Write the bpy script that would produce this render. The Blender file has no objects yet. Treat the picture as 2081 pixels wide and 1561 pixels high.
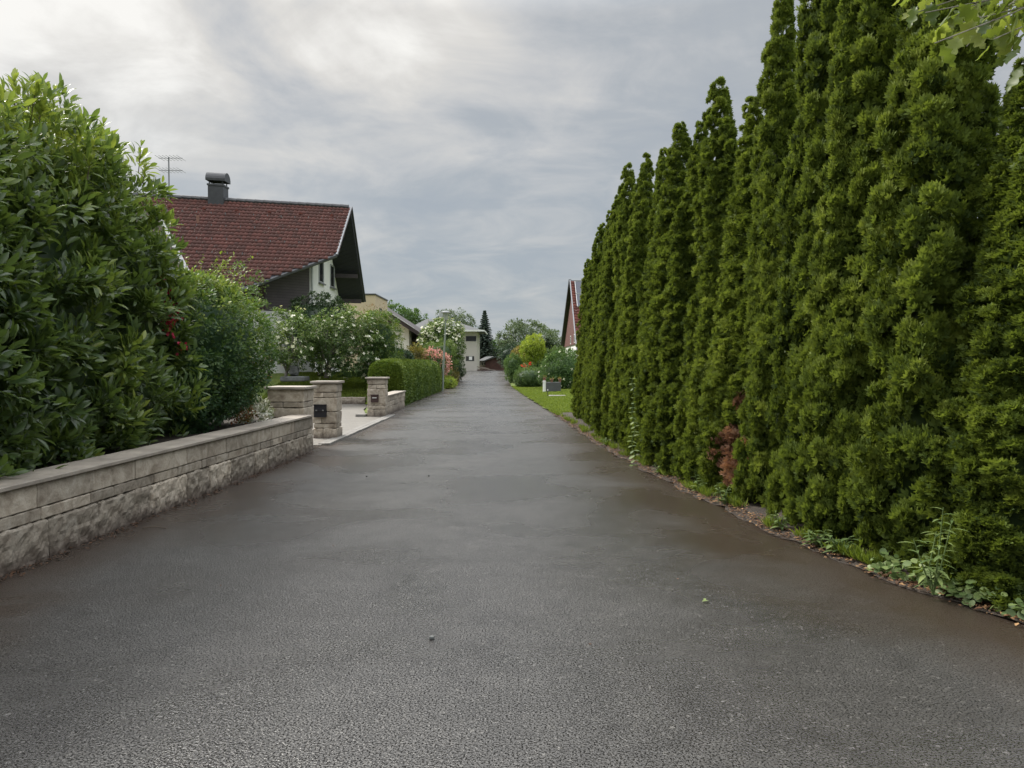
import bpy, math
import numpy as np
from mathutils import Vector, noise as mnoise
R = math.radians
S = bpy.context.scene
COL = S.collection

# ------------------------------------------------------------------ camera
F, W, H, PITCH, CAMZ = 1600.0, 2081.0, 1561.0, R(1.52), 1.6
cam_d = bpy.data.cameras.new('camera')
cam_d.sensor_width = 36.0
cam_d.lens = 36.0 * F / W
cam_d.clip_start = 0.05
cam_d.clip_end = 6000
cam = bpy.data.objects.new('camera', cam_d)
COL.objects.link(cam)
cam.location = (0, 0, CAMZ)
cam.rotation_euler = (R(90) - PITCH, 0, 0)
S.camera = cam

def ray(px, py):
    u, v = (px - W / 2) / F, (H / 2 - py) / F
    c, s = math.cos(PITCH), math.sin(PITCH)
    return Vector((u, c + v * s, -s + v * c))
def P(px, py, Y):
    """point of the photograph at distance Y down the road"""
    r = ray(px, py)
    k = Y / r.y
    return Vector((r.x * k, Y, CAMZ + r.z * k))
def G(px, py, z=0.0):
    r = ray(px, py)
    k = (z - CAMZ) / r.z
    return Vector((r.x * k, r.y * k, z))

# ------------------------------------------------------------------ world, sun, exposure
SUN_EL, SUN_AZ = R(42), R(-50)            # azimuth from +Y towards +X
S.view_settings.view_transform = 'Standard'
S.view_settings.look = 'None'
S.view_settings.exposure = 0.15
S.view_settings.gamma = 1.0
world = bpy.data.worlds.new('World')
S.world = world
world.use_nodes = True
nt = world.node_tree
for n in list(nt.nodes):
    nt.nodes.remove(n)
class NT:
    def __init__(s, tree): s.t = tree
    def n(s, typ, **kw):
        nd = s.t.nodes.new(typ)
        for k, v in kw.items():
            if k == 'inp':
                for kk, vv in v.items():
                    if isinstance(vv, bpy.types.NodeSocket): s.t.links.new(vv, nd.inputs[kk])
                    else: nd.inputs[kk].default_value = vv
            else: setattr(nd, k, v)
        return nd
    def math(s, op, a, b=None, c=None, clamp=False):
        nd = s.t.nodes.new('ShaderNodeMath'); nd.operation = op; nd.use_clamp = clamp
        for i, v in enumerate((a, b, c)):
            if v is None: continue
            if isinstance(v, bpy.types.NodeSocket): s.t.links.new(v, nd.inputs[i])
            else: nd.inputs[i].default_value = v
        return nd.outputs[0]
    def mix(s, f, a, b, blend='MIX'):
        nd = s.t.nodes.new('ShaderNodeMix'); nd.data_type = 'RGBA'; nd.blend_type = blend
        for i, v in ((0, f), (6, a), (7, b)):
            if isinstance(v, bpy.types.NodeSocket): s.t.links.new(v, nd.inputs[i])
            elif i == 0: nd.inputs[0].default_value = v
            else: nd.inputs[i].default_value = (*v, 1) if len(v) == 3 else v
        return nd.outputs[2]
    def ramp(s, f, stops, interp='LINEAR'):
        nd = s.t.nodes.new('ShaderNodeValToRGB'); cr = nd.color_ramp; cr.interpolation = interp
        while len(cr.elements) < len(stops): cr.elements.new(0.5)
        for e, (p, c) in zip(cr.elements, stops):
            e.position = p; e.color = (c, c, c, 1) if isinstance(c, (int, float)) else (*c, 1)
        s.t.links.new(f, nd.inputs[0])
        return nd.outputs[0]
    def link(s, a, b): s.t.links.new(a, b)

w = NT(nt)
tc = w.n('ShaderNodeTexCoord')
sep = w.n('ShaderNodeSeparateXYZ', inp={0: tc.outputs['Generated']})
zz = w.math('MAXIMUM', sep.outputs[2], 0.0)
den = w.math('ADD', zz, 0.30)
cx = w.math('DIVIDE', sep.outputs[0], den)
cy = w.math('DIVIDE', sep.outputs[1], den)
plane = w.n('ShaderNodeCombineXYZ', inp={0: cx, 1: cy, 2: 0.0})
big = w.n('ShaderNodeTexNoise', inp={'Vector': plane.outputs[0], 'Scale': 1.5, 'Detail': 7.0, 'Roughness': 0.55, 'Distortion': 0.9})
mp = w.n('ShaderNodeMapping', inp={'Vector': plane.outputs[0], 'Location': (3.1, 7.7, 0), 'Rotation': (0, 0, R(-28)), 'Scale': (1.3, 1.7, 1)})
fine = w.n('ShaderNodeTexNoise', inp={'Vector': mp.outputs[0], 'Scale': 3.0, 'Detail': 8.0, 'Roughness': 0.58, 'Distortion': 0.5})
nz = w.math('ADD', w.math('MULTIPLY', big.outputs[0], 0.62), w.math('MULTIPLY', fine.outputs[0], 0.38))
def lobe(px, py, sharp, amp):
    d = ray(px, py).normalized()
    dot = w.n('ShaderNodeVectorMath', operation='DOT_PRODUCT', inp={0: tc.outputs['Generated'], 1: d})
    m = w.math('MAXIMUM', dot.outputs['Value'], 0.0)
    return w.math('MULTIPLY', w.math('POWER', m, sharp), amp)
l1 = w.math('ADD', lobe(-100, -80, 26.0, 1.0), lobe(860, 130, 70.0, 0.26))
l2 = w.math('ADD', w.math('ADD', l1, lobe(780, 230, 120.0, 0.10)), lobe(1250, 120, 40.0, 0.06))
val = w.math('ADD', w.math('MULTIPLY', w.math('SUBTRACT', nz, 0.5), 2.6), l2)
val = w.math('ADD', val, w.math('MULTIPLY', zz, 0.30))
val = w.math('ADD', val, 0.10, clamp=True)
cloud = w.ramp(val, [(0.0, (0.355, 0.39, 0.445)), (0.22, (0.40, 0.43, 0.47)), (0.42, (0.50, 0.515, 0.54)),
                     (0.70, (0.665, 0.655, 0.64)), (1.0, (0.87, 0.865, 0.85))])
hz = w.ramp(zz, [(0.0, 1.0), (0.12, 0.75), (0.34, 0.0)])
lowcol = w.mix(w.ramp(fine.outputs[0], [(0.42, 0.0), (0.66, 1.0)]), (0.335, 0.385, 0.445), (0.45, 0.475, 0.505))
cloud = w.mix(hz, cloud, lowcol)
sky = w.n('ShaderNodeTexSky', sky_type='NISHITA', sun_disc=False, sun_elevation=SUN_EL, sun_rotation=SUN_AZ)
# overcast skies brighten overhead; boosted further above the view to lift scene light
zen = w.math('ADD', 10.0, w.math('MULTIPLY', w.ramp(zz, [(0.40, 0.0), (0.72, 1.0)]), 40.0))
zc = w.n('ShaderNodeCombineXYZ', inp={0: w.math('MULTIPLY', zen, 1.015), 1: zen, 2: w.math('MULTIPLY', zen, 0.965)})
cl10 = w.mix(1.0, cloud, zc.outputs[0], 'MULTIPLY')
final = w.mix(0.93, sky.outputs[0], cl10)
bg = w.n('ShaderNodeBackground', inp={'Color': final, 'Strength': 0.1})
wo = w.n('ShaderNodeOutputWorld', inp={'Surface': bg.outputs[0]})

sun_d = bpy.data.lights.new('sun', 'SUN')
sun_d.energy = 4.8
sun_d.angle = R(18)
sun_d.color = (1.0, 0.95, 0.86)
sun = bpy.data.objects.new('sun', sun_d)
COL.objects.link(sun)
sd = Vector((math.sin(SUN_AZ) * math.cos(SUN_EL), math.cos(SUN_AZ) * math.cos(SUN_EL), math.sin(SUN_EL)))
sun.rotation_euler = (-sd).to_track_quat('-Z', 'Y').to_euler()
sun.location = (0, 0, 30)
S.cycles.use_denoising = True
S.cycles.max_bounces = 6
S.cycles.transparent_max_bounces = 4

# ------------------------------------------------------------------ materials
def new_mat(name):
    m = bpy.data.materials.new(name); m.use_nodes = True
    t = m.node_tree
    b = t.nodes['Principled BSDF']
    return m, NT(t), b
def objco(k):
    return k.n('ShaderNodeTexCoord').outputs['Object']
def geopos(k):
    return k.n('ShaderNodeNewGeometry').outputs['Position']
def plain(name, col, rough=0.7, var=0.15, scale=6.0, bump=0.0, bscale=40.0, metal=0.0, spec=0.5):
    m, k, b = new_mat(name)
    p = geopos(k)
    nz = k.n('ShaderNodeTexNoise', inp={'Vector': p, 'Scale': scale, 'Detail': 5.0, 'Roughness': 0.6})
    lo = tuple(max(0, c * (1 - var)) for c in col); hi = tuple(min(1, c * (1 + var)) for c in col)
    k.link(k.ramp(nz.outputs[0], [(0.3, lo), (0.7, hi)]), b.inputs['Base Color'])
    b.inputs['Roughness'].default_value = rough
    b.inputs['Metallic'].default_value = metal
    b.inputs['Specular IOR Level'].default_value = spec
    if bump:
        n2 = k.n('ShaderNodeTexNoise', inp={'Vector': p, 'Scale': bscale, 'Detail': 4.0})
        bp = k.n('ShaderNodeBump', inp={'Height': n2.outputs[0], 'Strength': bump, 'Distance': 0.02})
        k.link(bp.outputs[0], b.inputs['Normal'])
    return m
def leafmat(name, dark, mid, light, rough=0.5, trans=0.3, spec=0.4):
    m, k, b = new_mat(name)
    a = k.n('ShaderNodeAttribute', attribute_name='tint')
    oi = k.n('ShaderNodeObjectInfo')
    tf = k.math('ADD', a.outputs['Fac'], k.math('MULTIPLY', k.math('SUBTRACT', oi.outputs['Random'], 0.5), 0.22))
    c = k.ramp(tf, [(0.0, dark), (0.5, mid), (1.0, light)])
    k.link(c, b.inputs['Base Color'])
    b.inputs['Roughness'].default_value = rough
    b.inputs['Specular IOR Level'].default_value = spec
    tr = k.n('ShaderNodeBsdfTranslucent')
    k.link(k.mix(0.5, c, (mid[0] * 1.6, mid[1] * 1.5, mid[2] * 0.6)), tr.inputs['Color'])
    ms = k.n('ShaderNodeMixShader', inp={0: trans})
    k.link(b.outputs[0], ms.inputs[1]); k.link(tr.outputs[0], ms.inputs[2])
    k.link(ms.outputs[0], k.t.nodes['Material Output'].inputs['Surface'])
    return m

M = {}
M['thuja'] = leafmat('thuja', (0.036, 0.062, 0.016), (0.132, 0.180, 0.030), (0.26, 0.31, 0.055), 0.65, 0.34, 0.25)
M['thuja_dead'] = leafmat('thuja_dead', (0.14, 0.07, 0.045), (0.33, 0.18, 0.115), (0.50, 0.33, 0.22), 0.8, 0.15, 0.2)
M['laurel'] = leafmat('laurel', (0.045, 0.08, 0.032), (0.115, 0.175, 0.045), (0.32, 0.36, 0.055), 0.34, 0.42, 0.5)
M['shrub'] = leafmat('shrub', (0.03, 0.075, 0.03), (0.095, 0.165, 0.04), (0.32, 0.36, 0.05), 0.5, 0.38)
M['berberis'] = leafmat('berberis', (0.05, 0.09, 0.02), (0.20, 0.14, 0.04), (0.42, 0.11, 0.04), 0.55, 0.25)
M['varieg'] = leafmat('varieg', (0.03, 0.07, 0.02), (0.25, 0.28, 0.16), (0.75, 0.74, 0.66), 0.5, 0.2)
M['dogwood'] = leafmat('dogwood', (0.04, 0.08, 0.025), (0.10, 0.165, 0.04), (0.21, 0.28, 0.05), 0.55, 0.3)
M['holly'] = leafmat('holly', (0.018, 0.04, 0.016), (0.045, 0.08, 0.028), (0.10, 0.15, 0.045), 0.4, 0.15)
M['yew'] = leafmat('yew', (0.03, 0.065, 0.012), (0.085, 0.14, 0.02), (0.20, 0.25, 0.03), 0.6, 0.2)
M['bract'] = leafmat('bract', (0.55, 0.56, 0.38), (0.75, 0.74, 0.58), (0.85, 0.84, 0.74), 0.6, 0.3)
M['pink'] = leafmat('pink', (0.35, 0.13, 0.15), (0.58, 0.27, 0.28), (0.72, 0.42, 0.40), 0.6, 0.3)
M['red'] = leafmat('red', (0.16, 0.012, 0.02), (0.38, 0.02, 0.05), (0.52, 0.03, 0.09), 0.5, 0.3)
M['poppy'] = leafmat('poppy', (0.5, 0.03, 0.02), (0.6, 0.04, 0.03), (0.65, 0.06, 0.03), 0.5, 0.3)
M['juniper'] = leafmat('juniper', (0.02, 0.04, 0.022), (0.04, 0.075, 0.04), (0.08, 0.12, 0.06), 0.6, 0.15)
M['golden'] = leafmat('golden', (0.08, 0.08, 0.02), (0.19, 0.17, 0.04), (0.32, 0.26, 0.08), 0.6, 0.3)
M['lime'] = leafmat('lime', (0.10, 0.15, 0.02), (0.22, 0.30, 0.035), (0.38, 0.44, 0.07), 0.6, 0.35)
M['fartree'] = leafmat('fartree', (0.05, 0.08, 0.045), (0.10, 0.14, 0.075), (0.17, 0.21, 0.12), 0.7, 0.25, 0.2)  # slight distance haze put into the leaf colour, paler and greyer
M['farblue'] = leafmat('farblue', (0.05, 0.075, 0.06), (0.09, 0.12, 0.10), (0.15, 0.185, 0.15), 0.7, 0.15, 0.2)
M['farleaf'] = leafmat('farleaf', (0.045, 0.085, 0.03), (0.09, 0.16, 0.05), (0.16, 0.24, 0.08), 0.7, 0.25, 0.2)
M['weed'] = leafmat('weed', (0.05, 0.09, 0.03), (0.12, 0.18, 0.06), (0.23, 0.29, 0.10), 0.5, 0.3)
M['overhang'] = leafmat('overhang', (0.05, 0.09, 0.02), (0.15, 0.20, 0.035), (0.36, 0.38, 0.09), 0.45, 0.5)
M['grassblade'] = leafmat('grassblade', (0.06, 0.10, 0.015), (0.13, 0.19, 0.022), (0.24, 0.28, 0.04), 0.7, 0.3)
M['litter'] = leafmat('litter', (0.03, 0.018, 0.011), (0.12, 0.055, 0.025), (0.32, 0.19, 0.085), 0.8, 0.1)
M['bark'] = plain('bark', (0.10, 0.075, 0.055), 0.85, 0.4, 14, 0.6, 60)
M['greybark'] = plain('greybark', (0.20, 0.18, 0.15), 0.85, 0.35, 14, 0.5, 60)
M['soil'] = plain('soil', (0.035, 0.025, 0.018), 0.9, 0.5, 9, 0.8, 50)
M['white_plaster'] = plain('white_plaster', (0.72, 0.71, 0.69), 0.85, 0.05, 1.2, 0.15, 90)
M['beige_plaster'] = plain('beige_plaster', (0.52, 0.42, 0.29), 0.85, 0.05, 1.0)
M['grey_plaster'] = plain('grey_plaster', (0.46, 0.43, 0.38), 0.85, 0.05, 1.0)
M['dark_wood'] = plain('dark_wood', (0.032, 0.024, 0.024), 0.6, 0.3, 3)
M['soffit'] = plain('soffit', (0.018, 0.018, 0.026), 0.7, 0.3, 3)
M['red_wood'] = plain('red_wood', (0.23, 0.035, 0.03), 0.65, 0.25, 3)
M['brown_wood'] = plain('brown_wood', (0.075, 0.032, 0.028), 0.7, 0.3, 3)
M['grey_metal'] = plain('grey_metal', (0.20, 0.205, 0.215), 0.45, 0.12, 4, 0, 1, 0.6)
M['dark_metal'] = plain('dark_metal', (0.055, 0.056, 0.062), 0.45, 0.2, 4, 0, 1, 0.3)
M['light_metal'] = plain('light_metal', (0.42, 0.43, 0.43), 0.45, 0.1, 4, 0, 1, 0.5)
M['post_green'] = plain('post_green', (0.24, 0.27, 0.23), 0.5, 0.12, 4, 0, 1, 0.3)
M['white_paint'] = plain('white_paint', (0.72, 0.72, 0.70), 0.5, 0.06, 4)
M['grey_slate'] = plain('grey_slate', (0.075, 0.078, 0.08), 0.8, 0.2, 2.0, 0.3, 12)
M['slab'] = plain('slab', (0.17, 0.16, 0.145), 0.75, 0.2, 5.0, 0.3, 40)
M['boulder'] = plain('boulder', (0.10, 0.105, 0.10), 0.85, 0.35, 6.0, 0.6, 20)
M['clay'] = plain('clay', (0.20, 0.10, 0.07), 0.8, 0.25, 6.0)
M['letter_metal'] = plain('letter_metal', (0.020, 0.021, 0.028), 0.35, 0.2, 4, 0, 1, 0.4)
M['letter_brown'] = plain('letter_brown', (0.055, 0.032, 0.03), 0.4, 0.2, 4, 0, 1, 0.3)
M['paper'] = plain('paper', (0.5, 0.5, 0.48), 0.8, 0.1, 4)
M['timber'] = plain('timber', (0.30, 0.25, 0.21), 0.8, 0.25, 3)

def glass(name, col=(0.02, 0.022, 0.025)):
    m, k, b = new_mat(name)
    b.inputs['Base Color'].default_value = (*col, 1)
    b.inputs['Roughness'].default_value = 0.12
    return m
M['pane'] = glass('pane')
M['solar'] = glass('solar', (0.03, 0.035, 0.055))

def boards(name, col, pitch=0.14, axis=2, rough=0.6):
    m, k, b = new_mat(name)
    p = geopos(k)
    s = k.n('ShaderNodeSeparateXYZ', inp={0: p})
    fr = k.math('FRACT', k.math('DIVIDE', s.outputs[axis], pitch))
    groove = k.math('LESS_THAN', fr, 0.1)
    nz = k.n('ShaderNodeTexNoise', inp={'Vector': p, 'Scale': 2.5, 'Detail': 5.0})
    c = k.mix(nz.outputs[0], tuple(x * 0.7 for x in col), tuple(x * 1.3 for x in col))
    k.link(k.mix(groove, c, tuple(x * 0.3 for x in col)), b.inputs['Base Color'])
    b.inputs['Roughness'].default_value = rough
    bp = k.n('ShaderNodeBump', inp={'Height': k.math('SUBTRACT', 1.0, groove), 'Strength': 0.6, 'Distance': 0.01})
    k.link(bp.outputs[0], b.inputs['Normal'])
    return m
M['boards_grey'] = boards('boards_grey', (0.075, 0.062, 0.062), 0.12, 2)
M['boards_red'] = boards('boards_red', (0.055, 0.022, 0.022), 0.14, 2)
M['boards_soffit'] = boards('boards_soffit', (0.02, 0.02, 0.03), 0.14, 1)
M['boards_barn'] = boards('boards_barn', (0.10, 0.026, 0.022), 0.18, 1)
M['boards_shed'] = boards('boards_shed', (0.085, 0.032, 0.03), 0.2, 0)

def stone_mat(name, warm=1.0, stain=1.0):
    m, k, b = new_mat(name)
    p = geopos(k)
    at = k.n('ShaderNodeAttribute', attribute_name='tint')
    n1 = k.n('ShaderNodeTexNoise', inp={'Vector': p, 'Scale': 5.0, 'Detail': 8.0, 'Roughness': 0.62, 'Distortion': 1.2})
    n2 = k.n('ShaderNodeTexNoise', inp={'Vector': p, 'Scale': 16.0, 'Detail': 6.0, 'Roughness': 0.65, 'Distortion': 0.6})
    c = k.ramp(n1.outputs[0], [(0.30, (0.18, 0.140, 0.102)), (0.45, (0.31, 0.262, 0.205)), (0.58, (0.40, 0.348, 0.28)), (0.75, (0.49, 0.44, 0.37))])
    f = k.math('MULTIPLY_ADD', at.outputs['Fac'], 0.6, 0.62)
    cmb = k.n('ShaderNodeCombineColor', inp={0: f, 1: f, 2: f})
    c = k.mix(1.0, c, cmb.outputs[0], 'MULTIPLY')
    st = k.ramp(n2.outputs[0], [(0.40, 1.0), (0.52, 0.0)])
    zs = k.n('ShaderNodeSeparateXYZ', inp={0: p})
    low = k.ramp(k.math('ADD', zs.outputs[2], k.math('MULTIPLY', n1.outputs[0], 0.35)), [(0.12, 0.95), (0.62, 0.25)])
    st = k.math('MULTIPLY', k.math('MULTIPLY', st, low), 0.6 * stain)
    c = k.mix(st, c, (0.085, 0.07, 0.05))
    # damp dirt splashed on the lowest few centimetres
    damp = k.ramp(k.math('ADD', zs.outputs[2], k.math('MULTIPLY', n2.outputs[0], 0.16)), [(0.08, 0.92), (0.25, 0.0)])
    c = k.mix(damp, c, (0.07, 0.05, 0.04))
    k.link(c, b.inputs['Base Color'])
    b.inputs['Roughness'].default_value = 0.72
    n3 = k.n('ShaderNodeTexNoise', inp={'Vector': p, 'Scale': 38.0, 'Detail': 5.0, 'Roughness': 0.6})
    bp = k.n('ShaderNodeBump', inp={'Height': n3.outputs[0], 'Strength': 0.55, 'Distance': 0.012})
    k.link(bp.outputs[0], b.inputs['Normal'])
    return m
M['stone'] = stone_mat('stone')
M['cap'] = plain('cap', (0.30, 0.262, 0.22), 0.6, 0.28, 3.5, 0.25, 70)

def asphalt():
    m, k, b = new_mat('asphalt')
    p = geopos(k)
    sp = k.n('ShaderNodeSeparateXYZ', inp={0: p})
    big = k.n('ShaderNodeTexNoise', inp={'Vector': p, 'Scale': 0.55, 'Detail': 4.0, 'Roughness': 0.55, 'Distortion': 0.5})
    med = k.n('ShaderNodeTexNoise', inp={'Vector': p, 'Scale': 4.0, 'Detail': 5.0, 'Roughness': 0.6})
    vor = k.n('ShaderNodeTexVoronoi', feature='F1', inp={'Vector': p, 'Scale': 75.0})
    vorc = k.n('ShaderNodeTexVoronoi', feature='F1', inp={'Vector': p, 'Scale': 60.0, 'Randomness': 1.0})
    fine = k.n('ShaderNodeTexNoise', inp={'Vector': p, 'Scale': 70.0, 'Detail': 3.0, 'Roughness': 0.7})
    base = k.ramp(med.outputs[0], [(0.3, (0.040, 0.037, 0.035)), (0.7, (0.064, 0.060, 0.056))])
    bright = k.ramp(vorc.outputs['Color'], [(0.80, 0.0), (0.97, 1.0)])
    base = k.mix(k.math('MULTIPLY', bright, 0.55), base, (0.19, 0.18, 0.165))
    bl = k.n('ShaderNodeTexNoise', inp={'Vector': p, 'Scale': 1.7, 'Detail': 6.0, 'Roughness': 0.7, 'Distortion': 1.0})
    damp = k.ramp(bl.outputs[0], [(0.60, 0.0), (0.66, 1.0)])
    base = k.mix(k.math('MULTIPLY', damp, 0.55), base, (0.014, 0.012, 0.010))
    # silty brown edges, darker and wider to paint in the hedges' dark reflection (edge distance + noise)
    e = k.n('ShaderNodeAttribute', attribute_name='edge').outputs['Fac']   # metres from the road edge
    ee = k.math('ADD', e, k.math('MULTIPLY', k.math('SUBTRACT', big.outputs[0], 0.70), 1.8))
    silt_reflect = k.ramp(ee, [(0.2, 1.0), (2.0, 0.0)])
    pit = k.n('ShaderNodeTexNoise', inp={'Vector': p, 'Scale': 105.0, 'Detail': 2.0, 'Roughness': 0.6})
    pits = k.ramp(pit.outputs[0], [(0.53, 0.0), (0.60, 1.0)])
    c = k.mix(k.math('MULTIPLY', silt_reflect, 0.85), k.mix(k.math('MULTIPLY', pits, 0.9), base, (0.006, 0.0055, 0.005)), (0.033, 0.021, 0.013))
    k.link(c, b.inputs['Base Color'])
    rough = k.ramp(k.math('ADD', big.outputs[0], k.math('MULTIPLY', silt_reflect, -0.05)), [(0.38, 0.22), (0.62, 0.38)])
    k.link(rough, b.inputs['Roughness'])
    k.link(k.math('SUBTRACT', 0.80, k.math('MULTIPLY', pits, 0.76)), b.inputs['Specular IOR Level'])
    hgt = k.math('ADD', k.math('ADD', k.math('MULTIPLY', vor.outputs['Distance'], -0.35), k.math('MULTIPLY', fine.outputs[0], 0.8)), k.math('MULTIPLY', pits, -0.6))
    dim = k.math('SUBTRACT', 1.0, k.math('MULTIPLY', silt_reflect, 0.3))
    bp = k.n('ShaderNodeBump', inp={'Height': k.math('MULTIPLY', hgt, dim), 'Strength': 1.0, 'Distance': 0.0055})
    k.link(bp.outputs[0], b.inputs['Normal'])
    return m
M['asphalt'] = asphalt()

def grass_mat():
    m, k, b = new_mat('grass_ground')
    p = geopos(k)
    n1 = k.n('ShaderNodeTexNoise', inp={'Vector': p, 'Scale': 0.9, 'Detail': 5.0})
    n2 = k.n('ShaderNodeTexNoise', inp={'Vector': p, 'Scale': 30.0, 'Detail': 4.0, 'Roughness': 0.7})
    v = k.math('ADD', k.math('MULTIPLY', n1.outputs[0], 0.5), k.math('MULTIPLY', n2.outputs[0], 0.5))
    k.link(k.ramp(v, [(0.32, (0.045, 0.075, 0.012)), (0.5, (0.10, 0.145, 0.02)), (0.68, (0.19, 0.21, 0.035))]), b.inputs['Base Color'])
    b.inputs['Roughness'].default_value = 0.9
    bp = k.n('ShaderNodeBump', inp={'Height': n2.outputs[0], 'Strength': 0.9, 'Distance': 0.05})
    k.link(bp.outputs[0], b.inputs['Normal'])
    return m
M['grass'] = grass_mat()
def paver_mat():
    m, k, b = new_mat('pavers')
    p = geopos(k)
    br = k.n('ShaderNodeTexBrick', inp={'Vector': p, 'Color1': (0.14, 0.128, 0.113, 1), 'Color2': (0.18, 0.165, 0.145, 1), 'Mortar': (0.10, 0.09, 0.08, 1),
             'Scale': 1.0, 'Mortar Size': 0.008, 'Brick Width': 0.3, 'Row Height': 0.2, 'Bias': 0.0})
    n1 = k.n('ShaderNodeTexNoise', inp={'Vector': p, 'Scale': 3.0, 'Detail': 5.0})
    k.link(k.mix(k.math('MULTIPLY', n1.outputs[0], 0.35), br.outputs[0], (0.14, 0.125, 0.105)), b.inputs['Base Color'])
    b.inputs['Roughness'].default_value = 0.55
    bp = k.n('ShaderNodeBump', inp={'Height': br.outputs['Fac'], 'Strength': 0.5, 'Distance': -0.008})
    k.link(bp.outputs[0], b.inputs['Normal'])
    return m
M['pavers'] = paver_mat()
def tile_mat(name, a, c_):
    m, k, b = new_mat(name)
    at = k.n('ShaderNodeAttribute', attribute_name='tint')
    p = geopos(k)
    n1 = k.n('ShaderNodeTexNoise', inp={'Vector': p, 'Scale': 0.8, 'Detail': 6.0})
    f = k.math('ADD', k.math('MULTIPLY', at.outputs['Fac'], 0.55), k.math('MULTIPLY', n1.outputs[0], 0.45))
    k.link(k.ramp(f, [(0.2, a), (0.8, c_)]), b.inputs['Base Color'])
    b.inputs['Roughness'].default_value = 0.7
    b.inputs['Specular IOR Level'].default_value = 0.3
    return m
M['tiles'] = tile_mat('tiles', (0.060, 0.026, 0.021), (0.118, 0.042, 0.033))
M['tiles_dark'] = tile_mat('tiles_dark', (0.045, 0.028, 0.028), (0.085, 0.05, 0.045))
M['tiles_red'] = tile_mat('tiles_red', (0.09, 0.026, 0.02), (0.16, 0.045, 0.032))

# ------------------------------------------------------------------ mesh helpers
def tag(o, label=None, cat=None, group=None, kind=None):
    if label: o['label'] = label
    if cat: o['category'] = cat
    if group: o['group'] = group
    if kind: o['kind'] = kind
    return o
def thing(name, label, cat, loc=(0, 0, 0), group=None):
    o = bpy.data.objects.new(name, None); COL.objects.link(o)
    o.empty_display_size = 0.2
    o.location = loc
    return tag(o, label, cat, group)
def world_off(parent):
    off = Vector((0, 0, 0)); q = parent
    while q is not None:
        off += Vector(q.location); q = q.parent
    return off
def raw_mesh(name, V, Q, tint=None, mat=None, smooth=False, extra=None):
    """V (n,3); Q (m,3|4) faces; fast path"""
    V = np.ascontiguousarray(V, dtype=np.float32); Q = np.ascontiguousarray(Q, dtype=np.int32)
    me = bpy.data.meshes.new(name)
    me.vertices.add(len(V)); me.vertices.foreach_set('co', V.ravel())
    k = Q.shape[1]
    me.loops.add(Q.size); me.loops.foreach_set('vertex_index', Q.ravel())
    me.polygons.add(len(Q))
    me.polygons.foreach_set('loop_start', np.arange(0, Q.size, k, dtype=np.int32))
    me.polygons.foreach_set('loop_total', np.full(len(Q), k, dtype=np.int32))
    if smooth: me.polygons.foreach_set('use_smooth', np.ones(len(Q), dtype=bool))
    for nm, arr in (('tint', tint), ('edge', extra)):
        if arr is not None:
            at = me.attributes.new(nm, 'FLOAT', 'POINT')
            at.data.foreach_set('value', np.ascontiguousarray(arr, dtype=np.float32))
    me.update(calc_edges=True)
    if mat: me.materials.append(mat)
    return me
def link(name, me, parent=None):
    o = bpy.data.objects.new(name, me); COL.objects.link(o)
    if parent is not None: o.parent = parent
    return o
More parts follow.
